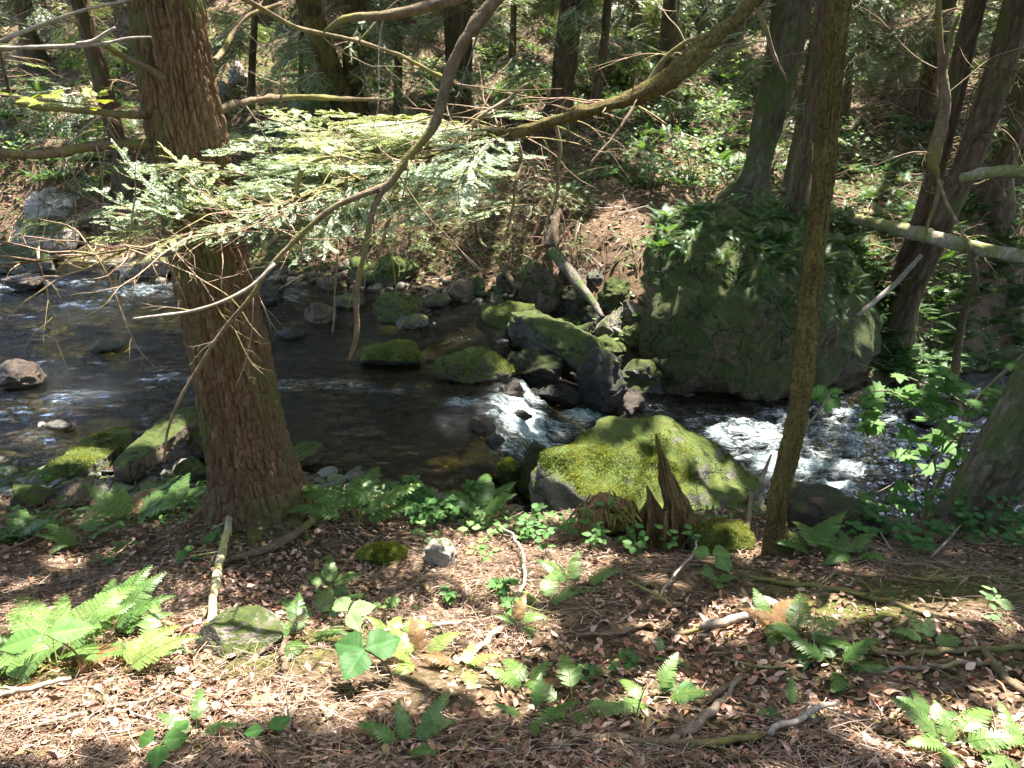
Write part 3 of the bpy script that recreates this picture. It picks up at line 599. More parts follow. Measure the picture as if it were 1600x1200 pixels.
def spray(mt, mn, p, d, L, off, rg, r=.003, side=.34, cols=((.085, .16, .055), (.13, .2, .05)), droop=.25, gap=.032, nz=1., ln=.014, step=.0032, wd=.0042, bare=.0):
    n = max(4, int(L/gap)); d = np.array(d, float); d /= np.linalg.norm(d); pts = [np.array(p, float)]; d0 = d
    for k in range(n):
        d = d+rg.normal(size=3)*[.11, .11, .05]+np.array([0, 0, -droop/n]); d /= np.linalg.norm(d); pts.append(pts[-1]+d*L/n)
    pts = np.array(pts); V, Fc, _ = tube(pts, np.linspace(r, .0008, len(pts)), 4, len(pts)); mt.add(V-off, Fc, (.55, .5, .42))
    col = cols[0] if rg.random() < .7 else cols[1]
    needles(mn, pts[int(len(pts)*.25):], off, rg, ln, wd, step, col)
    for k in range(1, n):
        sd = 1 if k % 2 else -1; t = pts[k+1]-pts[k] if k+1 < len(pts) else d; t /= np.linalg.norm(t)
        s = np.cross(t, [0, 0, 1]); s /= np.linalg.norm(s)+1e-9
        f = k/n; l = L*side*(1-f)**.75*min(1, .4+f*4)*rg.uniform(.7, 1.15)
        if l < .02 or rg.random() < bare: continue
        q = np.array([pts[k]+(s*sd*.85+t*.65+np.array([0, 0, -.12*j*droop]))*l*j/3 for j in range(4)])
        q[1:] += rg.normal(size=(3, 3))*l*.03
        V, Fc, _ = tube(q, np.linspace(r*.5, .0006, 4), 3, 5); mt.add(V-off, Fc, (.5, .45, .38)); needles(mn, q, off, rg, ln, wd, step, col)
        if l > .09:
            for j in np.linspace(.3, .85, int(l/.035)):
                b = q[0]*(1-j)+q[3]*j; s2 = 1 if rg.random() < .5 else -1; l2 = l*.42*(1-j)+.02
                q2 = np.array([b+((s*sd*.85+t*.65)*.55+(t*.8-s*sd*.4)*s2*.8)*l2*i/2 for i in range(3)]); needles(mn, q2, off, rg, ln, wd, step, col)

# ---- the big reddish trunk
T1, f1, P1, R1, _ = make_tree('hemlock_tree', 'thick reddish-brown trunk with furrowed bark, the biggest tree on the near bank', [(408, 802, 150), (398, 745, 136), (388, 700, 124), (360, 550, 116), (327, 400, 112), (300, 250, 110), (258, 0, 106), (240, -110, 104)],
    BARK_RED, Y=3.42, nc=50, vlen=.075, amp=.015, seg=340, res=.0065, flare=1.15, seed=3, lo=(.80, .53, .40), hi=(1.0, .97, .86), ztop=12, fine=.55)
for k, (pts) in enumerate([[(365, 740, 70, 0), (338, 790, 52, .02), (305, 822, 30, .0), (270, 845, 12, -.01)], [(430, 745, 70, 0), (470, 788, 48, .03), (505, 806, 28, .0), (548, 822, 10, -.02)], [(400, 760, 80, 0), (405, 812, 54, .03), (398, 845, 30, .0), (380, 878, 10, -.02)], [(440, 760, 60, 0), (452, 806, 44, .02), (470, 832, 24, .0), (492, 856, 8, -.02)], [(350, 770, 50, 0), (352, 812, 40, .02), (340, 842, 22, .0), (322, 864, 8, -.02)]]):
    C_ = cast([p[0] for p in pts], [p[1] for p in pts], False); C_[0] = np.array([f1[0]+(pts[0][0]-400)*.0022, f1[1]-.05, f1[2]+.22]); Rr = np.array([p[2]*depth(q)/F/2 for p, q in zip(pts, C_)]); Rr[0] = .08
    C_[1:, 2] += np.array([p[3] for p in pts[1:]])-Rr[1:]*.35; mr = MB(); V, Fc, c_ = tube(C_, Rr, 60, 90, plates(12, .075, .009, 60+k, (.80, .53, .40), (1.0, .97, .86), .6)); mr.add(V-f1, Fc, c_); mr.build('root', BARK_RED, T1)
limb(T1, f1, [(245, 180, 12, 3.36), (180, 178, 11, 3.2), (120, 172, 9, 3.05), (60, 168, 7, 2.9), (20, 160, 4, 2.8)], seed=1)
limb(T1, f1, [(252, 226, 15, 3.36), (180, 225, 14, 3.2), (120, 233, 15, 3.05), (70, 241, 14, 2.9), (0, 240, 12, 2.7), (-90, 236, 9, 2.5)], seed=2)
limb(T1, f1, [(258, 122, 14, 3.3), (228, 104, 12, 3.25), (200, 92, 10, 3.2), (165, 72, 7, 3.1)], seed=3)
limb(T1, f1, [(330, 176, 10, 3.45), (380, 160, 9, 3.6), (440, 152, 8, 3.8), (520, 154, 7, 4.0), (605, 156, 5, 4.2)], seed=4)
limb(T1, f1, [(300, -50, 11, 3.45), (400, 8, 8, 3.6), (470, 45, 7, 3.8), (540, 60, 6, 3.9), (620, 85, 5, 4.0), (690, 120, 5, 4.1), (765, 150, 3, 4.2)], seed=5)
limb(T1, f1, [(335, 95, 9, 3.45), (350, 78, 8, 3.6), (380, 30, 7, 3.8), (440, 5, 6, 4.0)], seed=6)
mt = MB(); rg = np.random.default_rng(5)
for (px, py, Y, dx, dz, L) in [(75, 238, 2.9, -.3, 1, .25), (150, 228, 3.1, .1, -1, .3), (95, 242, 2.95, .2, -1, .25), (180, 178, 3.2, -.6, -.6, .4), (205, 95, 3.2, -.8, .5, .35), (440, 152, 3.8, .4, .5, .5), (500, 52, 3.85, .5, -.5, .5), (560, 65, 3.9, .6, .4, .5), (620, 85, 4, .3, -.8, .5), (380, 160, 3.6, .3, -.7, .4), (340, 330, 3.45, .8, -.3, .5), (350, 60, 3.6, .5, .8, .5), (240, 330, 3.4, -.8, .1, .5), (270, 420, 3.4, -.9, .05, .45)]:
    mt = MB(); twig(mt, atY(px, py, Y), (dx, rg.normal()*.5, dz), L, .004, 2, rg, .1, off=f1); mt.build('dead_twig', TWIG, T1)

# ---- slim mossy tree and its long limb with the sunny spray
T2, f2, P2, R2, _ = make_tree('mossy_tree', 'slim moss-speckled tree at the bank edge with one long limb and sunny needle sprays', [(1218, 865, 36), (1213, 815, 31), (1217, 770, 30), (1231, 720, 30), (1246, 650, 30), (1256, 580, 31), (1265, 480, 31), (1275, 380, 31), (1284, 300, 31), (1298, 150, 32), (1313, 0, 33), (1328, -110, 34)],
    BARK_FLECK, nc=11, vlen=.05, amp=.006, fine=.8, seg=90, res=.009, flare=1.5, seed=8, ztop=10, lo=(.6, .5, .4), hi=(1.15, 1.1, .95))
Y2 = f2[1]
B1p, B1r = limb(T2, f2, [(1330, -130, 30, Y2), (1260, -70, 24, Y2-.01), (1180, 0, 22, Y2-.03), (1140, 38, 21, Y2-.04), (1100, 74, 24, Y2-.05), (1050, 120, 30, Y2-.06), (1000, 148, 25, Y2-.07), (950, 165, 18, Y2-.075), (900, 178, 17, Y2-.08), (830, 200, 14, Y2-.1), (760, 213, 12, 3.36), (700, 236, 9, 3.32), (640, 256, 10, 3.26), (590, 271, 9, 3.2), (540, 284, 8, 3.14), (480, 304, 7, 3.06), (420, 328, 6, 2.98), (370, 348, 5, 2.92), (330, 357, 4, 2.87), (200, 389, 3, 2.72), (0, 414, 2.5, 2.55)], BARK_FLECK, seg=18, seed=11, amp=.34)
mt = MB(); mn = MB(); rg = np.random.default_rng(12)
sub = [[(800, 206, 9, 3.38), (812, 230, 8, 3.36), (813, 255, 7, 3.35), (805, 285, 5, 3.3), (800, 330, 4, 3.28), (790, 370, 3, 3.25)],
 [(866, 188, 7, 3.4), (875, 222, 6, 3.38), (872, 260, 6, 3.36), (868, 310, 5, 3.35), (855, 345, 4, 3.33), (850, 372, 3, 3.3)],
 [(735, 222, 8, 3.36), (738, 196, 7, 3.34), (765, 172, 6, 3.36), (800, 150, 6, 3.4), (825, 130, 4, 3.4)],
 [(1010, 135, 9, 3.42), (1040, 90, 7, 3.38), (1070, 65, 6, 3.36), (1108, 52, 4, 3.34)],
 [(1000, 140, 7, 3.42), (985, 175, 6, 3.35), (960, 210, 5, 3.3), (922, 258, 4, 3.25)],
 [(470, 312, 7, 3.04), (464, 290, 7, 3.0), (474, 262, 7, 2.98), (505, 246, 6, 2.98), (560, 250, 3, 3.0)],
 [(700, 234, 6, 3.32), (660, 290, 6, 3.25), (610, 340, 6, 3.2), (598, 375, 4, 3.2), (590, 410, 3, 3.2)],
 [(545, 255, 6, 3.1), (540, 300, 5, 3.12), (532, 350, 4, 3.15), (526, 420, 3, 3.2), (520, 520, 2, 3.2)],
 [(1180, 5, 8, 3.4), (1195, 40, 7, 3.4), (1205, 75, 6, 3.4), (1230, 130, 3, 3.4)]]
for s in sub: limb(T2, f2, s, TWIG, 'side_twig', 7, .004, 3)
# dead twigs from the limb
for px, py, Y in [(p[0], p[1], p[2]) for p in [(1080, 95, 3.42), (960, 160, 3.4), (850, 190, 3.4), (800, 205, 3.38), (740, 220, 3.36), (735, 196, 3.34), (770, 170, 3.36), (700, 234, 3.3), (650, 252, 3.26), (600, 270, 3.2), (560, 278, 3.15), (500, 298, 3.08), (440, 320, 3.0), (380, 345, 2.93), (300, 363, 2.84), (250, 377, 2.78), (150, 398, 2.66), (60, 408, 2.6), (200, 389, 2.72), (350, 352, 2.9)]]:
    for _ in range(5):
        twig(mt, atY(px, py, Y), (rg.normal()*.8-.3, rg.normal()*.9, rg.normal()*.45-.1), rg.uniform(.25, .7), .0038, 2, rg, .2, off=f2, tint=(1.5, 1.35, 1.25))
for _ in range(26):
    k_ = rg.integers(10, 90); q_ = catmull(np.concatenate([B1p, B1r[:, None]], 1), 120)[k_]; dv = rg.normal(size=3); dv[0] *= .5; dv /= np.linalg.norm(dv)
    twig(mt, q_[:3]+dv*q_[3]*.7, dv, rg.uniform(.03, .10), .0035, 0, rg, 0, 5, off=f2)
# needle sprays along the limb: behind it, before it and towards the tip
tl = np.linspace(0, 1, 60); Bc = catmull(B1p, 240); pxs, pys = topx(Bc)
def atpx(x): k = int(np.argmin(abs(pxs-x))); return Bc[k]
GREEN = ((.25, .32, .20), (.30, .34, .15))
for x, back, up, L in [(860, 1, .1, .5), (800, 1, .05, .8), (760, 1, .0, .95), (720, 1, .06, 1.1), (690, 1, .0, 1.1), (650, 1, .05, 1.2), (620, 1, .1, 1.15), (585, 1, .02, 1.2), (550, 1, .1, 1.1), (520, 1, .04, 1.1), (490, 1, .12, 1.05), (460, 1, .06, 1.0), (430, 1, .12, .95),
   (800, -1, -.25, .6), (770, -1, -.1, .6), (740, -1, -.3, .7), (700, -1, -.2, .75), (660, -1, -.25, .7), (620, -1, -.2, .65), (575, -1, -.15, .55), (530, -1, -.2, .5), (485, -1, -.1, .4), (440, -1, -.1, .35), (400, -1, -.06, .32), (350, -1, -.05, .28),
   (400, 1, .42, .36), (372, 1, .5, .46), (345, 1, .5, .5), (310, 1, .45, .46), (280, 1, .4, .42), (250, 1, .32, .36), (225, 1, .25, .3), (300, -1, .0, .22)]:
    p = atpx(x); tx = -1.0
    if back > 0 and x < 410: dv = (-.75, .42, up)
    elif back > 0: dv = (-.75+rg.normal()*.12, .85, up+.02)
    else: dv = (-.6+rg.normal()*.15, -.85, up)
    spray(mt, mn, p, dv, L, f2, rg, .0042, .40, GREEN, .16, .034, bare=.08)
for (px, py, Y, dx, dy, dz, L) in [(640, 220, 3.9, -1, .3, .05, .9), (560, 235, 3.7, -1, .3, .05, .8), (480, 225, 3.75, -1, .35, .03, .7), (700, 215, 3.9, -.8, .7, 0, .8), (860, 250, 3.7, -.9, .5, -.02, .9), (800, 275, 3.6, -1, .2, -.05, .8), (760, 300, 3.5, -1, .1, -.1, .8), (680, 310, 3.5, -1, -.1, -.1, .7), (820, 320, 3.6, -1, 0, -.15, .7), (620, 330, 3.4, -1, 0, -.08, .6), (330, 300, 3.0, -1, .1, .12, .55), (390, 275, 3.05, -1, .05, .15, .6), (335, 255, 3.05, -1, .05, .08, .35), (420, 240, 3.3, -1, .3, .05, .5)]:
    spray(mt, mn, atY(px, py, Y), (dx, dy, dz), L, f2, rg, .0042, .42, GREEN, .15, .034, bare=.12)
mt.build('side_twigs', TWIG, T2); mn.build('foliage', NEEDLE, T2)

# ---- leaning grey tree by the rapids
T3, f3, P3, R3, _ = make_tree('leaning_tree', 'mossy grey trunk leaning out of the scene beside the maple sapling', [(1512, 828, 92), (1530, 785, 88), (1572, 715, 92), (1640, 600, 96), (1760, 400, 92), (1900, 150, 80)], BARK_GREY, nc=16, vlen=.12, amp=.012, seg=130, res=.012, flare=1.2, seed=15, ztop=9)

# ---- off-frame tree whose dead limbs hang into view
def bare_tree(name, label, x, y, ztop, r, seed, group=None, crown=True):
    gz = float(ground(x, y)); foot = np.array([x, y, gz]); root = empty(name, foot, label, 'tree', group)
    mb = MB(); P = np.array([[0, 0, -.3], [0, 0, .02], [.03, .02, .5], [.08, .05, (ztop-gz)*.5], [.1, .1, ztop-gz]]); R = np.array([r*1.6, r*1.45, r, r*.75, r*.25])
    V, Fc, c = tube(P, R, 60, 160, plates(16, .13, .01, seed)); mb.add(V, Fc, c); mb.build('trunk', BARK_DARK, root)
    if crown: TREES.append((root, foot, foot+[.1, .1, ztop-gz], P, R))
    return root, foot
RT, fr = bare_tree('overhanging_tree', 'tree reaching in with a dark forked bough hanging before the sunny needle sprays', 3.3, 2.2, 9.5, .16, 31)
limb(RT, fr, [(2500, -2600, 40, 2.25), (1500, -1200, 36, 2.4), (1000, -420, 30, 2.5), (850, -130, 26, 2.5), (775, 0, 18, 2.5), (742, 40, 19, 2.5), (716, 82, 17, 2.5), (692, 150, 17, 2.48), (676, 198, 14, 2.46), (640, 244, 12, 2.44), (612, 282, 12, 2.42), (590, 312, 9, 2.4), (572, 380, 9, 2.38), (557, 470, 8, 2.36), (556, 530, 8, 2.34), (546, 562, 5, 2.33)], BARK_LIMB, seg=14, seed=21)
limb(RT, fr, [(604, 290, 11, 2.42), (560, 306, 10, 2.38), (525, 322, 9, 2.36), (470, 368, 8, 2.33), (420, 420, 7, 2.3), (395, 460, 7, 2.28), (345, 520, 6, 2.26), (310, 575, 5, 2.24), (283, 620, 5, 2.22), (263, 670, 4, 2.2), (256, 722, 4, 2.18)], BARK_LIMB, seg=10, seed=22)
limb(RT, fr, [(430, 412, 6, 2.3), (395, 445, 5, 2.26), (355, 468, 5, 2.22), (300, 486, 5, 2.2), (250, 493, 5, 2.18), (208, 498, 4, 2.16)], TWIG_PALE, seg=8, seed=23)
limb(RT, fr, [(2100, -900, 26, 2.6), (1700, -420, 14, 2.8), (1500, -150, 9, 2.95), (1467, 0, 9, 3.0), (1468, 60, 9, 3.0), (1472, 115, 12, 3.0), (1476, 155, 14, 3.0), (1469, 205, 17, 3.0), (1460, 240, 20, 3.0), (1458, 258, 15, 3.0), (1466, 275, 6, 3.0), (1464, 310, 6, 3.0), (1450, 350, 4, 3.0), (1445, 380, 3, 3.0)], BARK_LIMB, seg=12, seed=24)
limb(RT, fr, [(1466, 280, 6, 3.0), (1480, 320, 5, 3.0), (1500, 355, 4, 3.0), (1512, 390, 3, 3.0)], TWIG, seg=7, seed=25)
limb(RT, fr, [(1470, 130, 8, 3.0), (1490, 45, 6, 2.95), (1500, 20, 4, 2.9)], BARK_LIMB, seg=7, seed=26)
limb(RT, fr, [(1000, -300, 20, 2.9), (860, -80, 20, 2.9), (720, -6, 18, 2.9), (660, 12, 17, 2.9), (600, 24, 15, 2.9), (540, 30, 10, 2.9), (505, 50, 4, 2.9)], BARK_LIMB, seg=10, seed=27)
limb(RT, fr, [(800, -40, 8, 2.6), (770, 5, 7, 2.55), (745, 20, 5, 2.5)], TWIG_PALE, seg=6, seed=28)
mt = MB(); rg = np.random.default_rng(23)
for (px, py, Y, dx, dz, L) in [(620, 270, 2.42, .5, -.6, .4), (640, 250, 2.42, .2, -.9, .45), (470, 368, 2.33, -.3, -.9, .35), (345, 520, 2.26, -.5, -.6, .2), (300, 486, 2.2, -.7, .3, .15), (680, 180, 2.46, -.7, -.3, .3), (575, 370, 2.38, -.3, -.8, .3), (700, 130, 2.48, .8, .1, .35), (750, 40, 2.5, -.5, -.6, .35), (1475, 150, 3, .6, .5, .5), (1470, 110, 3, -.7, .3, .4), (1460, 240, 3, -.7, .1, .35), (600, 24, 2.9, -.3, -.8, .4), (395, 455, 2.3, .1, -1, .35)]:
    mt = MB(); twig(mt, atY(px, py, Y), (dx, rg.normal()*.4, dz), L, .0028, 2, rg, .2, off=fr); mt.build('dead_twig', TWIG, RT)
LT, fl_ = bare_tree('overhanging_tree', 'tree sending bleached dead twigs in past the big reddish trunk, above the mossy stub', -3.6, 2.3, 9, .14, 37)
limb(LT, fl_, [(-900, -200, 22, 2.25), (-300, 60, 10, 2.35), (-60, 76, 8, 2.4), (0, 75, 7, 2.4), (60, 74, 7, 2.4), (130, 71, 6, 2.4), (165, 68, 5, 2.4), (200, 60, 4, 2.4), (236, 58, 3, 2.4)], TWIG_PALE, seg=8, seed=30)
limb(LT, fl_, [(120, 70, 6, 2.4), (150, 63, 6, 2.4), (168, 50, 5, 2.4), (180, 43, 4, 2.4)], TWIG_PALE, seg=7, seed=31)
limb(LT, fl_, [(-500, 100, 14, 2.4), (-100, 95, 7, 2.5), (0, 64, 6, 2.55), (60, 40, 6, 2.6), (130, 16, 5, 2.65), (200, 0, 4, 2.7), (260, -15, 3, 2.7)], TWIG_PALE, seg=7, seed=32)
LEAFM = mat_leaf('broad_leaves', .42, .55, .2, .25)
# ---- trees across the stream
FAR = 'trees across the stream'; FARTREES = []
def far_limbs(root, foot, P, R, n, L, seed, z0=.4, z1=4.5, up=.1, r=.011, name='dead_limb'):
    rg = np.random.default_rng(seed); C = catmull(np.concatenate([P, R[:, None]], 1), 80)
    C = C[(C[:, 2] > foot[2]+z0) & (C[:, 2] < foot[2]+z1)]
    for _ in range(n):
        q = C[rg.integers(len(C))]; a = rg.uniform(0, 6.28); dv = np.array([math.cos(a), math.sin(a), rg.normal()*.25+up])
        mb = MB(); twig(mb, q[:3]+dv*q[3]*.6, dv, L*rg.uniform(.5, 1.25), r*rg.uniform(.5, 1.2), 2, rg, .5, 4, (1.05, .95, .85), foot, .8); mb.build(name, TWIG, root)
def ft(label, pts, mat=BARK_DARK, limbs=10, L=1.2, seed=1, name='hemlock_tree', **kw):
    kw.setdefault('nc', 11); kw.setdefault('amp', .014); kw.setdefault('vlen', .3)
    t, f, P, R, top = make_tree(name, label, pts, mat, seed=seed, group=FAR, seg=kw.pop('seg', 54), res=kw.pop('res', .05), **kw)
    if limbs: far_limbs(t, f, P, R, limbs, L, seed)
    if limbs > 4: FARTREES.append((t, f, P, R, limbs))
    return t, f, P, R
ft('dark straight hemlock trunk on the far bank, alone in the middle', [(719, 200, 58), (718, 165, 48), (717, 90, 44), (715, 0, 46), (714, -90, 46)], limbs=9, seed=41, ztop=13)
ft('hemlock trunk half black, half brown, right behind the long mossy limb', [(868, 208, 46), (876, 160, 38), (884, 90, 37), (895, 0, 38), (906, -90, 38)], limbs=8, seed=42, ztop=13)
ft('thin dark curved tree beside the half black trunk', [(902, 208, 15), (918, 186, 15), (932, 150, 15), (940, 100, 14), (946, 50, 13), (950, 0, 13), (956, -90, 12)], limbs=5, L=.8, seed=43, name='young_tree', nc=6, amp=.006, flare=1.2, ztop=9)
ft('narrow hemlock trunk behind the upper end of the mossy limb', [(1033, 162, 34), (1040, 100, 28), (1046, 40, 26), (1050, 0, 26), (1055, -90, 26)], limbs=6, seed=44, ztop=13)
ft('short broad trunk high on the slope behind the mossy limb', [(1082, 46, 50), (1080, 10, 44), (1078, -40, 44), (1076, -100, 42)], limbs=8, seed=45, ztop=14)
ft('mossy trunk of a twin pair, upright and grooved', [(556, 212, 46), (555, 160, 38), (553, 90, 34), (556, 0, 36), (560, -90, 36)], BARK_MOSSY, 12, 1.3, 46, name='twin_tree', ztop=12, Y=13.2)
ft('mossy trunk of a twin pair, bending away at the top', [(538, 212, 46), (532, 170, 42), (520, 120, 38), (500, 60, 34), (480, 0, 34), (455, -90, 32)], BARK_MOSSY, 10, 1.2, 47, name='twin_tree', ztop=12, Y=13.0)
ft('pole-thin dark stem beside the twin mossy trunks, bare of moss', [(472, 200, 10), (471, 120, 9), (470, 40, 8), (468, -60, 8)], limbs=4, L=.7, seed=48, name='young_tree', nc=5, amp=.004, flare=1.2, ztop=8, crown=False)
ft('slim straight trunk between the twin trunks and the lone dark hemlock', [(621, 205, 14), (622, 120, 13), (623, 40, 12), (625, -60, 12)], limbs=6, L=.8, seed=49, name='young_tree', nc=6, amp=.006, flare=1.25, ztop=9)
ft('leaning trunk behind the big reddish trunk, tilted toward the edge', [(205, 285, 34), (190, 240, 28), (172, 175, 27), (150, 90, 27), (125, 0, 28), (100, -90, 28)], limbs=12, L=1.1, seed=50, ztop=11)
ft('broad mossy trunk leaning over the huge fern-hung boulder', [(1165, 325, 62), (1178, 280, 50), (1200, 190, 48), (1222, 100, 54), (1238, 0, 58), (1255, -90, 58)], BARK_GREY, 8, 1.0, 51, ztop=12)
ft('brown trunk just behind the slim mossy tree, leaning the same way', [(1230, 398, 26), (1240, 340, 22), (1255, 265, 25), (1270, 190, 28), (1282, 100, 30), (1292, 0, 30), (1305, -90, 30)], limbs=6, L=.9, seed=52, ztop=11, flare=1.2, Y=9.6)
ft('broken pale snag with a splintered bare face beside the brown trunk', [(1254, 232, 40), (1262, 190, 36), (1270, 120, 30), (1278, 60, 22), (1288, 12, 10), (1292, -4, 3)], mat_bark('bare_wood', (.23, .16, .10), (.42, .33, .23), (.15, .16, .05), .2, .12, 20, .8), 0, seed=53, name='snag', snag=True, cat='dead tree', flare=1.2, Y=11.2)
ft('leaning dark trunk with a sunlit edge, rooted in the ferny bank', [(1398, 520, 46), (1418, 470, 36), (1452, 395, 34), (1482, 325, 36), (1518, 240, 39), (1545, 160, 40), (1568, 90, 40), (1590, 0, 42), (1612, -90, 42)], limbs=18, L=1.3, seed=54, ztop=11, flare=1.35)
ft('narrower trunk leaning just behind the sunlit-edged one', [(1390, 464, 30), (1420, 390, 26), (1447, 320, 27), (1468, 240, 28), (1490, 150, 29), (1510, 60, 30), (1525, 0, 31), (1540, -90, 32)], limbs=16, L=1.3, seed=55, ztop=11, flare=1.35)
ft('leaning trunk at the picture edge high on the ferny bank', [(1545, 318, 44), (1562, 270, 36), (1585, 200, 36), (1612, 110, 36), (1650, 0, 38)], limbs=8, L=1.1, seed=56, ztop=11)
ft('shaded trunk standing behind the hanging dead branch', [(1443, 170, 32), (1452, 120, 28), (1466, 60, 28), (1480, 0, 28), (1498, -90, 28)], limbs=14, L=1.3, seed=57, ztop=13)
ft('distant dark trunk at the top of the dim slope', [(1335, 60, 26), (1338, 20, 22), (1342, -60, 22)], limbs=12, L=1.3, seed=58, ztop=14)
ft('distant dark trunk in the shaded corner above the stump of the mossy stub', [(52, 100, 30), (45, 50, 26), (34, 0, 26), (20, -80, 26)], limbs=12, L=1.2, seed=59, ztop=13)
ft('dim trunk far up the slope behind the thin branches', [(425, 30, 26), (424, 0, 24), (422, -80, 24)], limbs=6, L=1.1, seed=60, ztop=14)
for k, (x, y) in enumerate([(-6.5, 13), (-9, 18), (6.8, 7.8), (9.5, 14), (-7.2, 7.5)]):
    pass
ft('thin dark pole of a tree in the hollow behind the long mossy limb', [(980, 120, 12), (984, 60, 11), (988, 0, 10), (992, -60, 10)], limbs=5, L=.9, seed=62, name='young_tree', nc=5, amp=.005, flare=1.2, ztop=9)
ft('thin dark pole of a tree up the dim slope beside the pale snag', [(1318, 190, 14), (1326, 120, 12), (1335, 40, 11), (1342, -60, 10)], limbs=8, L=1., seed=63, name='young_tree', nc=5, amp=.005, flare=1.2, ztop=9)
ft('thin dark pole of a tree upslope, between the big trunk and twin trunks', [(392, 170, 12), (394, 100, 11), (398, 30, 10), (402, -60, 10)], limbs=6, L=.9, seed=64, name='young_tree', nc=5, amp=.005, flare=1.2, ztop=9)
ft('thin dark pole of a tree just upslope of the lone dark hemlock', [(800, 90, 11), (802, 40, 10), (803, 0, 10), (806, -60, 9)], limbs=6, L=.9, seed=65, name='young_tree', nc=5, amp=.005, flare=1.2, ztop=9)
ft('thin leaning pole of a tree in the ferns at the picture edge', [(1588, 210, 14), (1596, 130, 12), (1610, 40, 11)], limbs=6, L=.9, seed=66, name='young_tree', nc=5, amp=.005, flare=1.2, ztop=9)
# drooping needle boughs on the far trees
BOUGH = []
for q in range(3):
    rg = np.random.default_rng(700+q); mt = MB(); mn = MB()
    for k in range(4): spray(mn, mn, np.array([0, .12*k, .04*k]), (rg.normal()*.35, 1, -.05), 1.1-.18*k, np.zeros(3), rg, .006, .45, ((.075, .13, .05), (.11, .16, .045)), .55, .05, ln=.024, wd=.008, step=.010, bare=.15)
    o = mn.build('bough', NEEDLE); BOUGH.append(o.data); bpy.data.objects.remove(o)
rg = np.random.default_rng(77)
for (t, f, P, R, lm) in FARTREES:
    if f[1] < 10.2: continue
    C = catmull(np.concatenate([P, R[:, None]], 1), 60); C = C[(C[:, 2] > f[2]+.9) & (C[:, 2] < f[2]+4.6)]
    for _ in range(min(9, lm)):
        q = C[rg.integers(len(C))]; a = rg.uniform(0, 6.28); o = bpy.data.objects.new('bough', BOUGH[rg.integers(3)]); COL.objects.link(o); o.parent = t
        o.location = (q[:3]-f+np.array([-math.sin(a), math.cos(a), 0])*q[3]*.7).tolist(); s_ = rg.uniform(.8, 1.5); o.scale = (s_, s_, s_); o.rotation_euler = (rg.normal()*.2-.1, rg.normal()*.25, a)
# ---- small hemlocks at the far waterline
def sapling(label, px, py, Hh, seed, n=16, rad=.6, Yo=0, bare=.25, proto=None, s=1.):
    f = cast1(px, py, False)
    if proto is not None:
        r = proto.copy(); COL.objects.link(r); r.location = f; r.rotation_euler = (0, 0, seed*1.3); r.scale = (s,)*3; r['label'] = label
        for ch in proto.children:
            c = ch.copy(); COL.objects.link(c); c.parent = r
        return r
    rg = np.random.default_rng(seed); r = empty('hemlock_sapling', f, label, 'sapling', 'small hemlocks at the far waterline')
    m = MB(); mt = MB(); mn = MB(); z0 = np.zeros(3)
    V, Fc, _ = tube(np.array([[0, 0, -.1], [.02, .01, Hh*.5], [0, .03, Hh]]), np.array([.022, .016, .004]), 7, 14); m.add(V, Fc); m.build('trunk', BARK_LIMB, r)
    for k in range(n):
        z = Hh*(.12+.85*(k+.5)/n); a = k*2.4+rg.normal()*.3; l = rad*(1.1-.75*z/Hh)*rg.uniform(.7, 1.2)
        spray(mt, mn, np.array([0, 0, z]), (math.cos(a), math.sin(a), .12), l, z0, rg, .005, .42, ((.14, .21, .08), (.21, .26, .07)), .35, .055, ln=.02, wd=.007, step=.009, bare=bare)
    for k in range(n*2):
        a = rg.uniform(0, 6.28); twig(mt, np.array([0, 0, Hh*rg.uniform(.1, .9)]), (math.cos(a), math.sin(a), 0), rad*rg.uniform(.5, 1.3), .004, 1, rg, .4, 3, (1.2, 1.1, .95))
    mt.build('side_twigs', TWIG, r); mn.build('foliage', NEEDLE, r)
    return r
s1 = sapling('bushy small hemlock at the far waterline above the yellow moss cushion', 640, 405, 1.0, 61, rad=.75)
s2 = sapling('twiggy low hemlock on the far bank below the lone dark hemlock trunk', 742, 385, .8, 62, rad=.7, bare=.5)
sapling('small hemlock behind the limb, under the half black trunk', 835, 335, .8, 2, proto=s2, s=.95)
sapling('small hemlock right of the big reddish trunk by the far water', 470, 405, .8, 3, proto=s1, s=.85)
sapling('small sunlit hemlock between the bushy one and the twiggy low one', 690, 345, .8, 4, proto=s1, s=.9)
sapling('small hemlock at the gully rim beside the green upright root', 800, 410, .8, 5, proto=s2, s=.75)
sapling('little hemlock uphill of the bushy one, below the twin trunks', 570, 330, .8, 1, proto=s2, s=1.0)
sapling('little hemlock behind the big trunk at the water edge', 255, 372, .8, 6, proto=s2, s=.7)
for k, (px, py, sc_, q_) in enumerate([(585, 385, .7, 0), (770, 345, .9, 0), (880, 345, .6, 1), (540, 280, .9, 1), (430, 330, .9, 0), (905, 405, .45, 1), (660, 285, .9, 0), (350, 240, 1.1, 1)]):
    o_ = sapling('small hemlock among the tangled saplings behind the sunny needle spray', px, py, .8, k+9, proto=(s1, s2)[q_], s=sc_); o_['group'] = 'tangled hemlock saplings behind the needle spray'
for k, (px, py, sc_, q_) in enumerate([(640, 40, 2.0, 0), (780, 40, 2.2, 1), (1010, 30, 1.8, 0), (1350, 70, 2.0, 0), (1400, 150, 1.5, 1), (300, 40, 1.8, 1), (20, 170, 1.6, 0), (80, 60, 2.0, 1), (1560, 90, 1.8, 0)]):
    o_ = sapling('young hemlock standing dark among the trunks up the far slope', px, py, .8, k+3, proto=(s1, s2)[q_], s=sc_); o_['group'] = 'young hemlocks up the far slope'
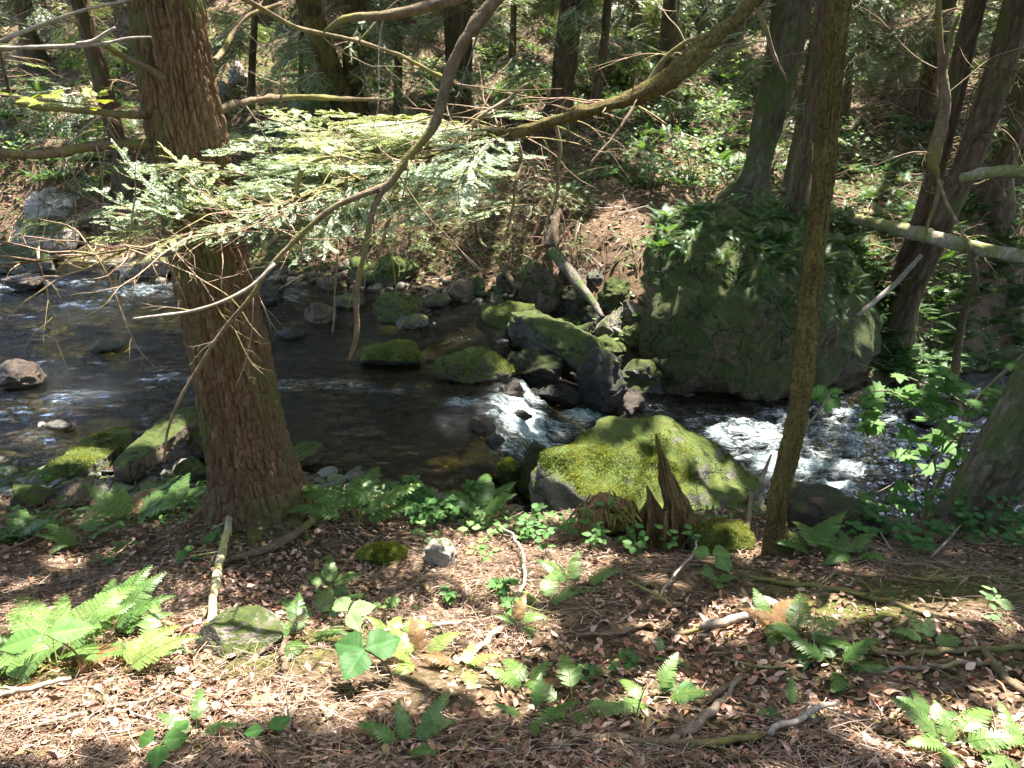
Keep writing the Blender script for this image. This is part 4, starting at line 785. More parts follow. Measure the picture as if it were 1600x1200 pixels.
# brushwood caught on the far bank
mbr = MB(); rg = np.random.default_rng(91); P_ = cast(np.concatenate([rg.uniform(380, 960, 230), rg.uniform(1280, 1600, 120), rg.uniform(0, 380, 90)]), np.concatenate([rg.uniform(210, 430, 230), rg.uniform(60, 340, 120), rg.uniform(60, 400, 90)]), False)
for p in P_:
    if p[1] < Yf(p[0])+.1: continue
    a = rg.uniform(0, 6.28); twig(mbr, p+[0, 0, rg.uniform(.02, .35)], (math.cos(a), math.sin(a), rg.normal()*.35+.15), rg.uniform(.35, 1.1), .005, 1, rg, .45, 3, np.array((1.25, 1.15, 1.05))*rg.uniform(.6, 1.3))
tag(mbr.build('brushwood', TWIG), 'tangle of fine dead twigs caught over the far bank', kind='stuff')
# ---- logs and leaning dead wood across the stream
LOGM = mat_bark('pale_log_bark', (.26, .21, .15), (.42, .36, .28), (.17, .19, .06), .35, .6, 22, .7)
def px_stick(name, label, pts, mat, cat, group=None, seg=10, amp=.2, seed=0, twigs=0, tl=.25, wob=0):
    P, R = px_path(pts); m = MB(); off = P[0].copy()
    V, Fc, _ = tube(P, R, seg, max(12, len(P)*8), lambda th, L, rad: (rad*amp*fbm(np.stack([np.cos(th)*2, np.sin(th)*2, L*12+seed], -1), 3, seed), None), wob, seed); m.add(V, Fc)
    if twigs:
        rg = np.random.default_rng(seed); C = catmull(P, 40)
        for _ in range(twigs):
            k = rg.integers(4, 38); twig(m, C[k], rg.normal(size=3)*[1, .6, .5], tl*rg.uniform(.4, 1.2), R.mean()*.45, 1, rg, .1)
    o = m.build(name, mat, None, origin=off); return tag(o, label, cat, group)
px_stick('fallen_log', 'pale barked log propped against the leaning trunks above the ferns', [(1325, 340, 14, 10.2), (1370, 350, 18, 9.6), (1430, 364, 22, 8.7), (1480, 376, 22, 8.1), (1540, 391, 20, 7.9), (1600, 402, 22, 7.6), (1720, 425, 24, 7.4)], LOGM, 'log', seg=20, seed=71)
px_stick('broken_limb', 'short thick pale limb jutting in at the picture edge above the propped log', [(1502, 279, 14, 6.8), (1530, 272, 17, 6.8), (1565, 268, 17, 6.8), (1610, 270, 19, 6.8), (1700, 280, 22, 6.7), (1900, 330, 26, 6.4)], LOGM, 'limb', seg=16, seed=72)
px_stick('dead_pole', 'thin grey dead pole leaning on the sunlit-edged trunk', [(1338, 494, 7, 8.0), (1370, 468, 8, 8.15), (1400, 442, 8, 8.3), (1440, 398, 7, 8.35)], TWIG_PALE, 'stick', seed=73)
px_stick('dead_log', 'short rotten log slanting down into the sunlit gully', [(862, 392, 17, 9.7), (880, 412, 19, 9.45), (905, 445, 15, 9.1), (925, 470, 12, 8.8), (942, 496, 7, 8.5)], BARK_GREY, 'log', seed=74, seg=14)
px_stick('dead_branch', 'mossy stick slanting over the angular block by the drop', [(775, 400, 8, 9.9), (790, 425, 9, 9.6), (808, 452, 8, 9.3)], BARK_MOSSY, 'stick', seed=75)
px_stick('bare_sapling', 'slim bare dead stem bowing over the ferns beside the log', [(1512, 380, 6, 7.9), (1524, 430, 9, 8.0), (1508, 480, 10, 8.3), (1497, 540, 12, 8.5), (1490, 600, 14, 8.55)], BARK_LIMB, 'dead sapling', seed=76)
px_stick('fallen_branch', 'forked grey branch washed up on the far shore near the pale slab', [(120, 350, 5, 10.6), (160, 335, 7, 10.7), (200, 340, 8, 10.8), (205, 352, 5, 10.6)], BARK_LIMB, 'branch', seed=77, twigs=3)
px_stick('root', 'brown upright root stub below the long hanging twig', [(876, 312, 7, 10.8), (868, 345, 14, 10.4), (860, 388, 24, 10.15)], BARK_DARK, 'root', seed=79)
# ------------------------------------------------------------------ ferns
FERNM = mat_leaf('fern_fronds', .42, .42, .45, .3, (1.3, 1.25, .5))
STEMM = NT('green_stem'); STEMM = STEMM.fin(STEMM.bsdf(STEMM.attr(), .6, .3))
def frond(kind, seed, arch=.9, col=(.10, .19, .04), n=None, wid=.2):
    """unit-length frond rising along +Y and arching over"""
    rg = np.random.default_rng(seed); mb = MB()
    n = n or {'lacy': 22, 'simple': 15, 'far': 13, 'strap': 16}[kind]
    ts = np.linspace(0, 1, 24); ang = .95-arch*1.35*ts**1.2; dy = np.cos(ang); dz = np.sin(ang)
    R = np.stack([.03*np.sin(ts*3+seed), np.concatenate([[0], np.cumsum((dy[1:]+dy[:-1])/2)])/23, np.concatenate([[0], np.cumsum((dz[1:]+dz[:-1])/2)])/23], -1)
    V, Fc, _ = tube(R, np.linspace(.008, .0015, 24), 3, 24); mb.add(V, Fc, np.array(col)*np.array([1.2, .9, .8]))
    s0 = {'lacy': .2, 'simple': .28, 'far': .2, 'strap': .06}[kind]
    for k in range(n):
        s = s0+(1-s0)*(k+.3)/n; i = min(s*23, 22.99); a = int(i); f = i-a; p = R[a]*(1-f)+R[a+1]*f; t = R[a+1]-R[a]; t /= np.linalg.norm(t)
        up = np.array([0, -t[2], t[1]]); q = (s-s0)/(1-s0)
        l = wid*(min(1, .55+q*2.4) if kind != 'strap' else 1)*(1-q)**.8*1.15+.012
        if kind == 'strap': l = wid*.5*(min(1, .3+q*3))*(1-q**3)+.01
        for sd in (1, -1):
            x = np.array([sd, 0, 0.]); dv = x*.87+t*(.35+.25*q)+up*rg.normal()*.07; dv /= np.linalg.norm(dv)
            side = np.cross(up, dv); side *= np.sign(np.dot(side, t)) or 1; c = np.array(col)*rg.uniform(.8, 1.2)
            ll = l*rg.uniform(.9, 1.08); w = (1-s0)/n*(.52 if kind == 'lacy' else .62)
            if kind == 'lacy':
                m = 9
                for j in range(m):
                    u0, u1 = j/m, (j+1)/m; b0 = p+dv*ll*u0-up*.12*ll*u0*u0; b1 = p+dv*ll*u1-up*.12*ll*u1*u1; pl = min(ll*.36*(1-u0*.85), w*.98)
                    for s2 in (1, -1):
                        e = b0*.35+b1*.65+side*s2*pl+dv*ll/m*.45-up*pl*rg.uniform(.05, .35); e2 = b0*.8+b1*.2+side*s2*pl*.72
                        mb.add([b0, b1, e, e2], [[0, 1, 2, 3]] if s2 > 0 else [[0, 3, 2, 1]], c*rg.uniform(.88, 1.1))
            elif kind == 'simple':
                m = 6; pts = [p-side*w*.5, p+side*w*.5]; fs = []
                for j in range(1, m+1):
                    u = j/m; ww = w*.95*(1-u)**.55*(1.18 if j % 2 else .78)+.001; b = p+dv*ll*u-up*.12*ll*u*u; pts += [b-side*ww, b+side*ww]; fs.append([2*j-2, 2*j-1, 2*j+1, 2*j])
                mb.add(pts, np.array(fs), c)
            else:
                m = 3; pts = [p-side*w*.6, p+side*w*.6]; fs = []
                for j in range(1, m+1):
                    u = j/m; ww = w*.8*(1-u)+.0015; b = p+dv*ll*u-up*.13*ll*u*u; pts += [b-side*ww, b+side*ww]; fs.append([2*j-2, 2*j-1, 2*j+1, 2*j])
                mb.add(pts, np.array(fs), c)
    return mb
FR = {}
def frond_mesh(kind, v, tone):
    key = (kind, v, tone)
    if key not in FR:
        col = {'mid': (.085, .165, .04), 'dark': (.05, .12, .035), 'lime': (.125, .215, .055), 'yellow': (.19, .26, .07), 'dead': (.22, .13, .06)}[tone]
        o = frond(kind, v+3, .55+.25*v, col, wid={'lacy': .21, 'simple': .20, 'far': .19, 'strap': .16}[kind]).build('frond', FERNM); FR[key] = o.data; bpy.data.objects.remove(o)
    return FR[key]
NEARF = 'ferns on the near bank'
def fern(label, px, py, size, n, seed, kind='lacy', tone='mid', lean=None, group=NEARF, spread=1., base=None, flat=0.):
    """size in metres (frond length); lean = preferred azimuth or None for a full ring"""
    rg = random.Random(seed); p = cast1(px, py) if base is None else base
    r = empty('fern', p, label, 'fern', group)
    for k in range(n):
        o = bpy.data.objects.new('frond', frond_mesh(kind, rg.randrange(3), 'dead' if rg.random() < .07 else tone)); COL.objects.link(o); o.parent = r
        a = (k/n*2*math.pi+rg.uniform(-.35, .35)) if lean is None else lean+(k/(max(1, n-1))-.5)*spread*2+rg.uniform(-.15, .15)
        s = size*rg.uniform(.75, 1.1); o.scale = (s, s, s); o.rotation_euler = (rg.uniform(-.35, .1)-flat, rg.uniform(-.25, .25), a); o.location = (rg.uniform(-.02, .02), rg.uniform(-.02, .02), 0)
    return r
U, D_, Lf, Rt = 0, math.pi, math.pi/2, -math.pi/2   # away, towards, left, right as azimuths
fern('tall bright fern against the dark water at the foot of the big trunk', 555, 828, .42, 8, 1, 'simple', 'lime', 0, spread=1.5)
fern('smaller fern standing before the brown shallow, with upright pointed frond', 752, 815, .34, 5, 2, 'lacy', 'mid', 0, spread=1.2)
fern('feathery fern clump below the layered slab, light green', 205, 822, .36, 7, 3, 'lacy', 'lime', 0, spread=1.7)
fern('feathery fern beside the big trunk foot, over dark mossy stones', 280, 800, .32, 7, 4, 'lacy', 'mid', 0, spread=1.6)
fern('drooping fern with one pale hanging frond above the mossy bank', 130, 852, .3, 6, 5, 'lacy', 'lime', None)
fern('low fern at the picture edge under the split block', 30, 850, .34, 7, 6, 'lacy', 'mid', None)
fern('big spreading fern with fine lacy fronds near the two-leaved seedling', 95, 1040, .36, 10, 7, 'lacy', 'lime', 0, spread=2.2)
fern('fern frond pair rising over the sunlit litter behind the two-leaved seedling', 165, 1000, .3, 5, 8, 'lacy', 'mid', -.6, spread=.8)
fern('single pale arching frond lit by sun beside the big spreading fern', 185, 1070, .32, 2, 9, 'lacy', 'yellow', -.7, spread=.25, flat=.2)
fern('fern at the bottom picture edge below the two-leaved seedling', 25, 1085, .22, 5, 10, 'lacy', 'lime', 0, spread=2.)
fern('small fern between the big spreading fern and the lichen-spotted rock', 235, 1030, .20, 5, 11, 'simple', 'lime', None)
fern('flat shady fern uphill of the three-leaved plant', 500, 975, .2, 6, 12, 'lacy', 'mid', None)
fern('pale fern in the litter just above the flat shady fern', 515, 925, .17, 5, 13, 'lacy', 'lime', None)
fern('darker fern frond cluster pointing at the mossy stub of stick', 470, 1000, .2, 4, 14, 'lacy', 'mid', None)
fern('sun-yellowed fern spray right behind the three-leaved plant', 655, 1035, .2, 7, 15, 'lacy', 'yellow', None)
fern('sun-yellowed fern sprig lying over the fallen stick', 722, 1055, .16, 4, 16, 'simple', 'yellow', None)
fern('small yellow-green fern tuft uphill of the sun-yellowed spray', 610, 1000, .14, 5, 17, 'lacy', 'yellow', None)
fern('broad-lobed fern at the bottom of the scene, dark green', 640, 1178, .19, 6, 18, 'simple', 'mid', 0, spread=2.2)
fern('pale fern with three fronds on sunny litter, uphill of its darker neighbour', 828, 1085, .18, 4, 19, 'simple', 'lime', 0, spread=1.6)
fern('green fern beside the pale three-fronded one, in half shade', 890, 1115, .20, 5, 20, 'simple', 'lime', None)
fern('green low fern downhill of the half-shaded pair', 835, 1135, .15, 4, 21, 'simple', 'mid', None)
fern('bright lone fern sprig among brown leaves, two fronds spread flat', 1022, 1105, .19, 4, 22, 'simple', 'lime', 0, spread=1.9)
fern('dark ragged fern in the shade under the twig tangle', 1252, 1005, .22, 7, 23, 'lacy', 'mid', None)
fern('lower dark fern with a pointed frond toward the camera', 1305, 1060, .19, 6, 24, 'simple', 'mid', None)
fern('small shaded fern joined to the ragged one', 1205, 985, .2, 5, 25, 'lacy', 'mid', None)
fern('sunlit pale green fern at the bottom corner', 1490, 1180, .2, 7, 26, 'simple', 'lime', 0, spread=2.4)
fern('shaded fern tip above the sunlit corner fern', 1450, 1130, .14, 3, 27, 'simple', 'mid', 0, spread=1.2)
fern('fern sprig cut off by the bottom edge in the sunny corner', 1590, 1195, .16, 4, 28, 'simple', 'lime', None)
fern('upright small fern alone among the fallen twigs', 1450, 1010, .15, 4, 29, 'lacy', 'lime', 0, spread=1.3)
fern('fern arching at the foot of the slim mossy tree', 1275, 868, .26, 6, 30, 'lacy', 'mid', 0, spread=1.8)
fern('small fern on the litter right of the slim mossy tree', 1330, 870, .22, 5, 31, 'lacy', 'mid', None)
fern('fern sprig below the low leafy patch by the stump', 905, 920, .2, 5, 32, 'lacy', 'mid', None)
fern('thin fern on shaded litter below the leafy patch, paler', 850, 950, .18, 5, 33, 'lacy', 'lime', None)
fern('fern tuft against the stump of the snapped tree', 985, 842, .2, 5, 34, 'lacy', 'mid', None)
fern('small fern lit white at the middle of the dim litter', 1398, 950, .10, 3, 35, 'simple', 'yellow', None)
fern('little fern by the arching bare vine', 815, 985, .14, 4, 36, 'lacy', 'lime', None)
fern('fern at bottom edge by the rounded leaves', 318, 1165, .14, 4, 37, 'simple', 'mid', None)
fern('dim fern sprig under the slanting white twig', 1120, 915, .15, 4, 38, 'lacy', 'mid', None)
fern('flattened fern seedling near the light curved stick', 1235, 1120, .13, 4, 39, 'simple', 'mid', None)
fern('fern seedling on the shady litter past the slim mossy tree', 1040, 1035, .10, 3, 40, 'simple', 'mid', None)

# ---- ferns across the stream: shared meshes, one object per plant
FARF = []
for v in range(5):
    rg = np.random.default_rng(100+v); mb = MB(); nf = 8+v
    src = [frond('far', v*7+q, .5+.2*q, (.075, .15, .045), wid=.19) for q in range(3)]
    for k in range(nf):
        s = src[k % 3]; a = k/nf*6.283+rg.normal()*.3; sc = rg.uniform(.75, 1.1); c, sn = math.cos(a), math.sin(a); tl = rg.uniform(-.3, .15)
        Rm = np.array([[c, -sn, 0], [sn, c, 0], [0, 0, 1]])@np.array([[1, 0, 0], [0, math.cos(tl), -math.sin(tl)], [0, math.sin(tl), math.cos(tl)]])
        Vv = (np.concatenate(s.v)@Rm.T)*sc; mb.add(Vv, [], np.concatenate(s.t)*rg.uniform(.85, 1.15)); base = mb.n-len(Vv)
        for f in s.f: mb.f.append(f+base); mb.mi.append(0)
    o = mb.build('fern', FERNM); FARF.append(o.data); bpy.data.objects.remove(o)
def far_fern(p, s, rz, group, label, rx=0, ry=0):
    o = bpy.data.objects.new('fern', random.choice(FARF)); COL.objects.link(o); o.location = [float(c) for c in p]; o.scale = (s, s, s*.85); o.rotation_euler = (rx, ry, rz); tag(o, label, 'fern', group); return o
REG = [('ferns on the steep bank by the leaning trunks', 'fern in the dense green mass on the steep bank by the leaning trunks', (1320, 1600, 330, 590), 64, (.32, .5)),
 ('ferns in the dim upper corner', 'fern in the dim slope behind the hanging dead branch', (1330, 1600, 20, 240), 18, (.4, .6)),
 ('ferns on the sunny shelf above the log', 'bright fern on the sunny shelf above the propped log', (1200, 1600, 255, 335), 20, (.3, .45)),
 ('ferns under the long mossy limb', 'fern in the shady hollow under the long mossy limb', (930, 1170, 110, 300), 28, (.38, .55)),
 ('ferns on the sunny slope between trunks', 'fern on the sunny slope around the half black trunk', (750, 1040, 55, 190), 26, (.35, .55)),
 ('ferns at the top of the slope', 'fern high on the shaded slope behind the dark hemlock trunks', (560, 1000, 0, 60), 14, (.45, .65)),
 ('ferns behind the twin trunks', 'fern in the shade around the twin mossy trunks', (430, 700, 90, 215), 16, (.35, .5)),
 ('ferns behind the big trunk', 'fern on the far slope in the corner beyond the bleached twigs', (0, 200, 70, 300), 20, (.35, .55)),
 ('ferns on the far shore', 'small fern on the far shore between boulders and sapling hemlocks', (130, 480, 200, 400), 14, (.25, .4))]
random.seed(5)
for grp, lab, (x0, x1, y0, y1), n, (a, b) in REG:
    px = RNG.uniform(x0, x1, n); py = RNG.uniform(y0, y1, n); P = cast(px, py, False)
    for p in P:
        if p[1] < Yf(p[0])+.05: continue
        far_fern(p+[0, 0, -.02], random.uniform(a, b), random.uniform(0, 6.28), grp, lab)
# on top of the great boulder and hanging over its edge
bpy.context.view_layer.update()
def bvh_of(o):
    me = o.data; mw = o.matrix_world
    return BVHTree.FromPolygons([mw @ v.co for v in me.vertices], [tuple(p.vertices) for p in me.polygons])
bvB = bvh_of(BIG); bvM = bvh_of(BOULDER)
def hit(bv, px, py):
    d = Vector(pdir(px, py).tolist()).normalized(); r = bv.ray_cast(Vector(CAM.tolist()), d); return r
n = 0; rg = random.Random(9)
for _ in range(420):
    px, py = rg.uniform(1010, 1330), rg.uniform(320, 470)
    edge = 380+90*max(0, (px-1120)/200)+rg.uniform(-40, 30)
    if py > edge or n > 56: continue
    h = hit(bvB, px, py)
    if h[0] is None: continue
    nn = h[1]; top = nn.z > .5
    o = far_fern(h[0]-nn*.02, rg.uniform(.24, .40), rg.uniform(0, 6.28), 'ferns draped over the huge boulder', 'dark narrow fern draped over the top of the huge boulder', 0 if top else -.9*abs(nn.y), 0)
    n += 1

# small drooping leaves and ferns hanging over the boulder's brow
mbh = MB(); rgh = np.random.default_rng(17); nh = 0
hsrc = [frond('far', 70+q, .9+.2*q, (.06, .125, .04), n=9, wid=.17) for q in range(3)]
while nh < 300:
    px, py = rgh.uniform(1005, 1375), rgh.uniform(325, 500); edge = np.interp(px, [1000, 1060, 1120, 1200, 1300, 1380], [385, 400, 420, 470, 490, 520])+rgh.normal()*12
    nh += .25
    if py > edge: continue
    h = hit(bvB, px, py)
    if h[0] is None: continue
    nh += .75; nn = np.array(h[1][:]); p = np.array(h[0][:]); sz = rgh.uniform(.10, .21); a = math.atan2(nn[1], nn[0])+rgh.normal()*.7-math.pi/2; c, sn = math.cos(a), math.sin(a); tl = -.5-.9*(1-abs(nn[2]))+rgh.normal()*.25
    Rm = np.array([[c, -sn, 0], [sn, c, 0], [0, 0, 1]])@np.array([[1, 0, 0], [0, math.cos(tl), -math.sin(tl)], [0, math.sin(tl), math.cos(tl)]])
    for q in range(2):
        sq = hsrc[rgh.integers(3)]; Vv = (np.concatenate(sq.v)@Rm.T)*sz*rgh.uniform(.8, 1.2)+p+rgh.normal(size=3)*.02; mbh.add(Vv, [], np.concatenate(sq.t)*rgh.uniform(.7, 1.3)); base = mbh.n-len(Vv)
        for f in sq.f: mbh.f.append(f+base); mbh.mi.append(0)
tag(mbh.build('hanging_fronds', FERNM), 'small drooping fronds matted over the brow of the huge boulder', kind='stuff')
# the rest of the ferns over there, too many to tell apart
mbf = MB(); rgf = np.random.default_rng(31); cnt = 0
src = [frond('far', 50+q, .5+.2*q, (.07, .14, .042), n=9, wid=.20) for q in range(3)]
for (x0, x1, y0, y1), n in [((1240, 1600, 335, 600), 210), ((1290, 1600, 60, 330), 110), ((900, 1180, 110, 300), 90), ((730, 1050, 30, 200), 80), ((0, 220, 60, 300), 60), ((400, 720, 20, 220), 50)]:
    P = cast(rgf.uniform(x0, x1, n), rgf.uniform(y0, y1, n), False)
    for p in P:
        if p[1] < Yf(p[0])+.05: continue
        sz = rgf.uniform(.2, .42)
        for k in range(6):
            sq = src[k % 3]; a = k/6*6.283+rgf.normal()*.3; c, sn = math.cos(a), math.sin(a); tl = rgf.uniform(-.35, .1); Rm = np.array([[c, -sn, 0], [sn, c, 0], [0, 0, 1]])@np.array([[1, 0, 0], [0, math.cos(tl), -math.sin(tl)], [0, math.sin(tl), math.cos(tl)]])
            Vv = (np.concatenate(sq.v)@Rm.T)*sz*rgf.uniform(.8, 1.1)+p; mbf.add(Vv, [], np.concatenate(sq.t)*rgf.uniform(.8, 1.25)); base = mbf.n-len(Vv)
            for f in sq.f: mbf.f.append(f+base); mbf.mi.append(0)
tag(mbf.build('fern_cover', FERNM), 'carpet of ferns filling in between the larger ones across the stream', kind='stuff')

# ------------------------------------------------------------------ leaves
def leaf_poly(kind):
    if kind == 'maple':
        half = [(0, 0), (.10, .02), (.30, -.06), (.27, .10), (.55, .17), (.40, .30), (.56, .52), (.34, .47), (.24, .50), (.20, .64), (.13, .82), (.0, 1.0)]
    elif kind == 'ovate':
        half = [(0, 0), (.16, .10), (.30, .30), (.31, .48), (.22, .72), (.10, .9), (0, 1.)]
    elif kind == 'round':
        half = [(0, 0), (.22, .03), (.42, .2), (.46, .45), (.34, .74), (.15, .93), (0, 1.)]
    else:
        half = [(0, 0), (.10, .12), (.19, .35), (.19, .55), (.12, .8), (.04, .95), (0, 1.)]
    V = []; mid = [(0, y) for y in np.linspace(0, 1, 5)]
    L = np.array(half); n = len(half)
    pts = [(x, y, -.10*x-.12*y*y+ .05*abs(x)) for x, y in half[1:-1]]; ptsl = [(-x, y, z) for x, y, z in pts]
    mids = [(0, y, -.12*y*y+.0) for x, y in half[1:-1]]
    V = [(0, 0, 0)]+pts+[(0, 1, -.12)]+mids+ptsl; k = n-2; f = []
    for s in (0, 1):
        o = 1 if s == 0 else 2+2*k; m = 2+k
        a = [o+i for i in range(k)]; b = [m+i for i in range(k)]
        def add(q): f.append(q if s == 0 else q[::-1])
        add([0, a[0], b[0]])
        for i in range(k-1): add([b[i], a[i], a[i+1]]); add([b[i], a[i+1], b[i+1]])
        add([b[-1], a[-1], k+1])
    return np.array(V, float), np.array(f)
LP = {k: leaf_poly(k) for k in ('maple', 'ovate', 'round', 'lance')}
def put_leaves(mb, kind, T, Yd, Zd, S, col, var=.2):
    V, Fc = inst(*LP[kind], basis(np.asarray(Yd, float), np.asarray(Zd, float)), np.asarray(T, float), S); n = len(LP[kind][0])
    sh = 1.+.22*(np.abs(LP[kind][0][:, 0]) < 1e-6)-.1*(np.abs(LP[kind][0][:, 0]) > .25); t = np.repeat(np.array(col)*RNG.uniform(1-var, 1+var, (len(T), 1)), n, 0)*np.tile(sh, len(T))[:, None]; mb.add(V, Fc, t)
GM = (.075, .165, .045)
# maple sapling
mp = cast1(1440, 828); r = empty('maple_sapling', mp, 'slender maple sapling spreading flat green lobed leaves over the rapids', 'sapling')
ms = MB(); mlv = MB(); rg = np.random.default_rng(77)
def stick_to(mb, pts, off, seg=6): 
    P, R = px_path(pts); P = P-off; V, Fc, _ = tube(P, R, seg, len(P)*5); mb.add(V, Fc, (.16, .14, .08)); return P
stick_to(ms, [(1440, 835, 10, 4.15), (1450, 790, 9, 4.15), (1475, 740, 8, 4.1), (1500, 690, 8, 4.05), (1520, 635, 8, 4.0), (1545, 605, 7, 3.95), (1600, 555, 6, 3.9), (1680, 480, 5, 3.8)], mp)
for pts in ([(1432, 830, 4, 4.1), (1430, 760, 3, 4.1), (1422, 700, 3, 4.05), (1410, 650, 2, 4.0)], [(1445, 830, 4, 4.1), (1452, 740, 4, 4.05), (1478, 680, 3, 4.0), (1480, 650, 2, 3.95)],
            [(1500, 690, 5, 4.05), (1440, 640, 3, 3.9), (1380, 610, 3, 3.85), (1340, 618, 2, 3.8)], [(1520, 640, 5, 4.0), (1470, 610, 3, 3.9), (1420, 590, 2, 3.9)], [(1545, 605, 4, 3.95), (1560, 630, 3, 3.8), (1590, 655, 2, 3.7)],
            [(1500, 690, 4, 4.05), (1450, 690, 3, 4.2), (1400, 690, 2, 4.3)], [(1475, 740, 3, 4.1), (1420, 745, 2, 4.0), (1370, 770, 2, 3.95)], [(1262, 665, 4, 3.52), (1285, 635, 4, 3.6), (1300, 610, 3, 3.65)]):
    P = stick_to(ms, pts, mp, 5)
ms.build('stem', STEMM, r)
def cluster(mb, spots, off, kind, col, up=(0, -.25, 1), sc=(.06, .1), each=1):
    T = []; Yd = []; Zd = []; S = []
    for (px, py, Y) in spots:
        for _ in range(each):
            p = atY(px+rg.normal()*6*(each > 1), py+rg.normal()*5*(each > 1), Y+rg.normal()*.06)-off; T.append(p); a = rg.uniform(0, 6.28)
            Yd.append((math.cos(a), math.sin(a), -.15+rg.normal()*.1)); Zd.append(np.array(up)+rg.normal(size=3)*.28); S.append(rg.uniform(*sc))
    put_leaves(mb, kind, T, Yd, Zd, S, col)
sp = []
for k in range(46): sp.append((rg.uniform(1345, 1500), rg.uniform(570, 690), 3.85))
for k in range(26): sp.append((rg.uniform(1430, 1600), rg.uniform(610, 660), 3.8))
for k in range(16): sp.append((rg.uniform(1380, 1545), rg.uniform(670, 715), 4.05))
for k in range(12): sp.append((rg.uniform(1500, 1600), rg.uniform(560, 700), 3.75))
for k in range(7): sp.append((rg.uniform(1278, 1335), rg.uniform(602, 622), 3.7))
for k in range(9): sp.append((rg.uniform(1345, 1420), rg.uniform(755, 790), 3.95))
for k in range(7): sp.append((rg.uniform(1460, 1560), rg.uniform(725, 775), 3.95))
cluster(mlv, sp, mp, 'maple', (.10, .20, .05), (0, -.35, 1), (.08, .125)); mlv.build('foliage', LEAFM, r)

# leafy shrubs across the stream
def shrub(label, px, py, seed, n=150, rad=.55, H=.7, kind='ovate', col=(.15, .22, .11), sc=(.05, .09), group='leafy shrubs across the stream', name='shrub', base=None):
    rr = np.random.default_rng(seed); f = cast1(px, py, False) if base is None else np.array(base); r = empty(name, f, label, 'shrub', group)
    m = MB(); ml = MB(); T = []; Yd = []; Zd = []; S = []
    for k in range(9):
        a = rr.uniform(0, 6.28); tip = np.array([math.cos(a)*rad*rr.uniform(.3, 1), math.sin(a)*rad*rr.uniform(.3, 1), H*rr.uniform(.45, 1.05)])
        P = np.array([[0, 0, -.05], tip*[.3, .3, .55], tip]); V, Fc, _ = tube(P, np.array([.008, .005, .002]), 4, 8); m.add(V, Fc, (.14, .10, .06))
        for j in range(n//9):
            u = rr.uniform(.35, 1.05); q = P[1]*(1-u)+P[2]*u+rr.normal(size=3)*[.09, .09, .05]; T.append(q); b = rr.uniform(0, 6.28)
            Yd.append((math.cos(b), math.sin(b), -.25)); Zd.append(np.array([0, -.15, 1])+rr.normal(size=3)*.3); S.append(rr.uniform(*sc))
    put_leaves(ml, kind, T, Yd, Zd, S, col, .3); m.build('stem', STEMM, r); ml.build('foliage', LEAFM, r); return r
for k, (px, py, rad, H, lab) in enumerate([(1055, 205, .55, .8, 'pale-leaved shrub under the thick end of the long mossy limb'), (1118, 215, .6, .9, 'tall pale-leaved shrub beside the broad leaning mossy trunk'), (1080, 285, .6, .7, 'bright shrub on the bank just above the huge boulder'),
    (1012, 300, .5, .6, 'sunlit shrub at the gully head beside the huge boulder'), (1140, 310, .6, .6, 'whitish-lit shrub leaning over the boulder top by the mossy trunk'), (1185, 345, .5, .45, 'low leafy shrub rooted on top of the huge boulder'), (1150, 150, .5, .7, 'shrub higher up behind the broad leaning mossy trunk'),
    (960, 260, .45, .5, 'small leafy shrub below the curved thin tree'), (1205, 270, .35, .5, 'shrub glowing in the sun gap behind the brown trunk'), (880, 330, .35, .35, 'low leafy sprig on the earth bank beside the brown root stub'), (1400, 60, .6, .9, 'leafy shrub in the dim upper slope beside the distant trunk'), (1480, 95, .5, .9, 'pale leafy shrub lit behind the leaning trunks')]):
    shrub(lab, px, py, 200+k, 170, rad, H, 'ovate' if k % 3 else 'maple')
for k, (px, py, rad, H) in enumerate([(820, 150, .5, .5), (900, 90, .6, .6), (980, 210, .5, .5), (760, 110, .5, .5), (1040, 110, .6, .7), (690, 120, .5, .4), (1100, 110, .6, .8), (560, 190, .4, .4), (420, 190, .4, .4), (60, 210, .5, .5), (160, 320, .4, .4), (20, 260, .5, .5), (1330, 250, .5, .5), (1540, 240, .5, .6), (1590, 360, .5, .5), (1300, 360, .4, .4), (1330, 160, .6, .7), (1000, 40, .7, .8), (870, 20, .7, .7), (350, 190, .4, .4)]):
    shrub('small pale-leaved bush among many on the far slope', px, py, 400+k, 130, rad, H, 'ovate' if k % 3 else 'maple', (.12, .19, .08), (.04, .09), 'small pale bushes on the far slope')
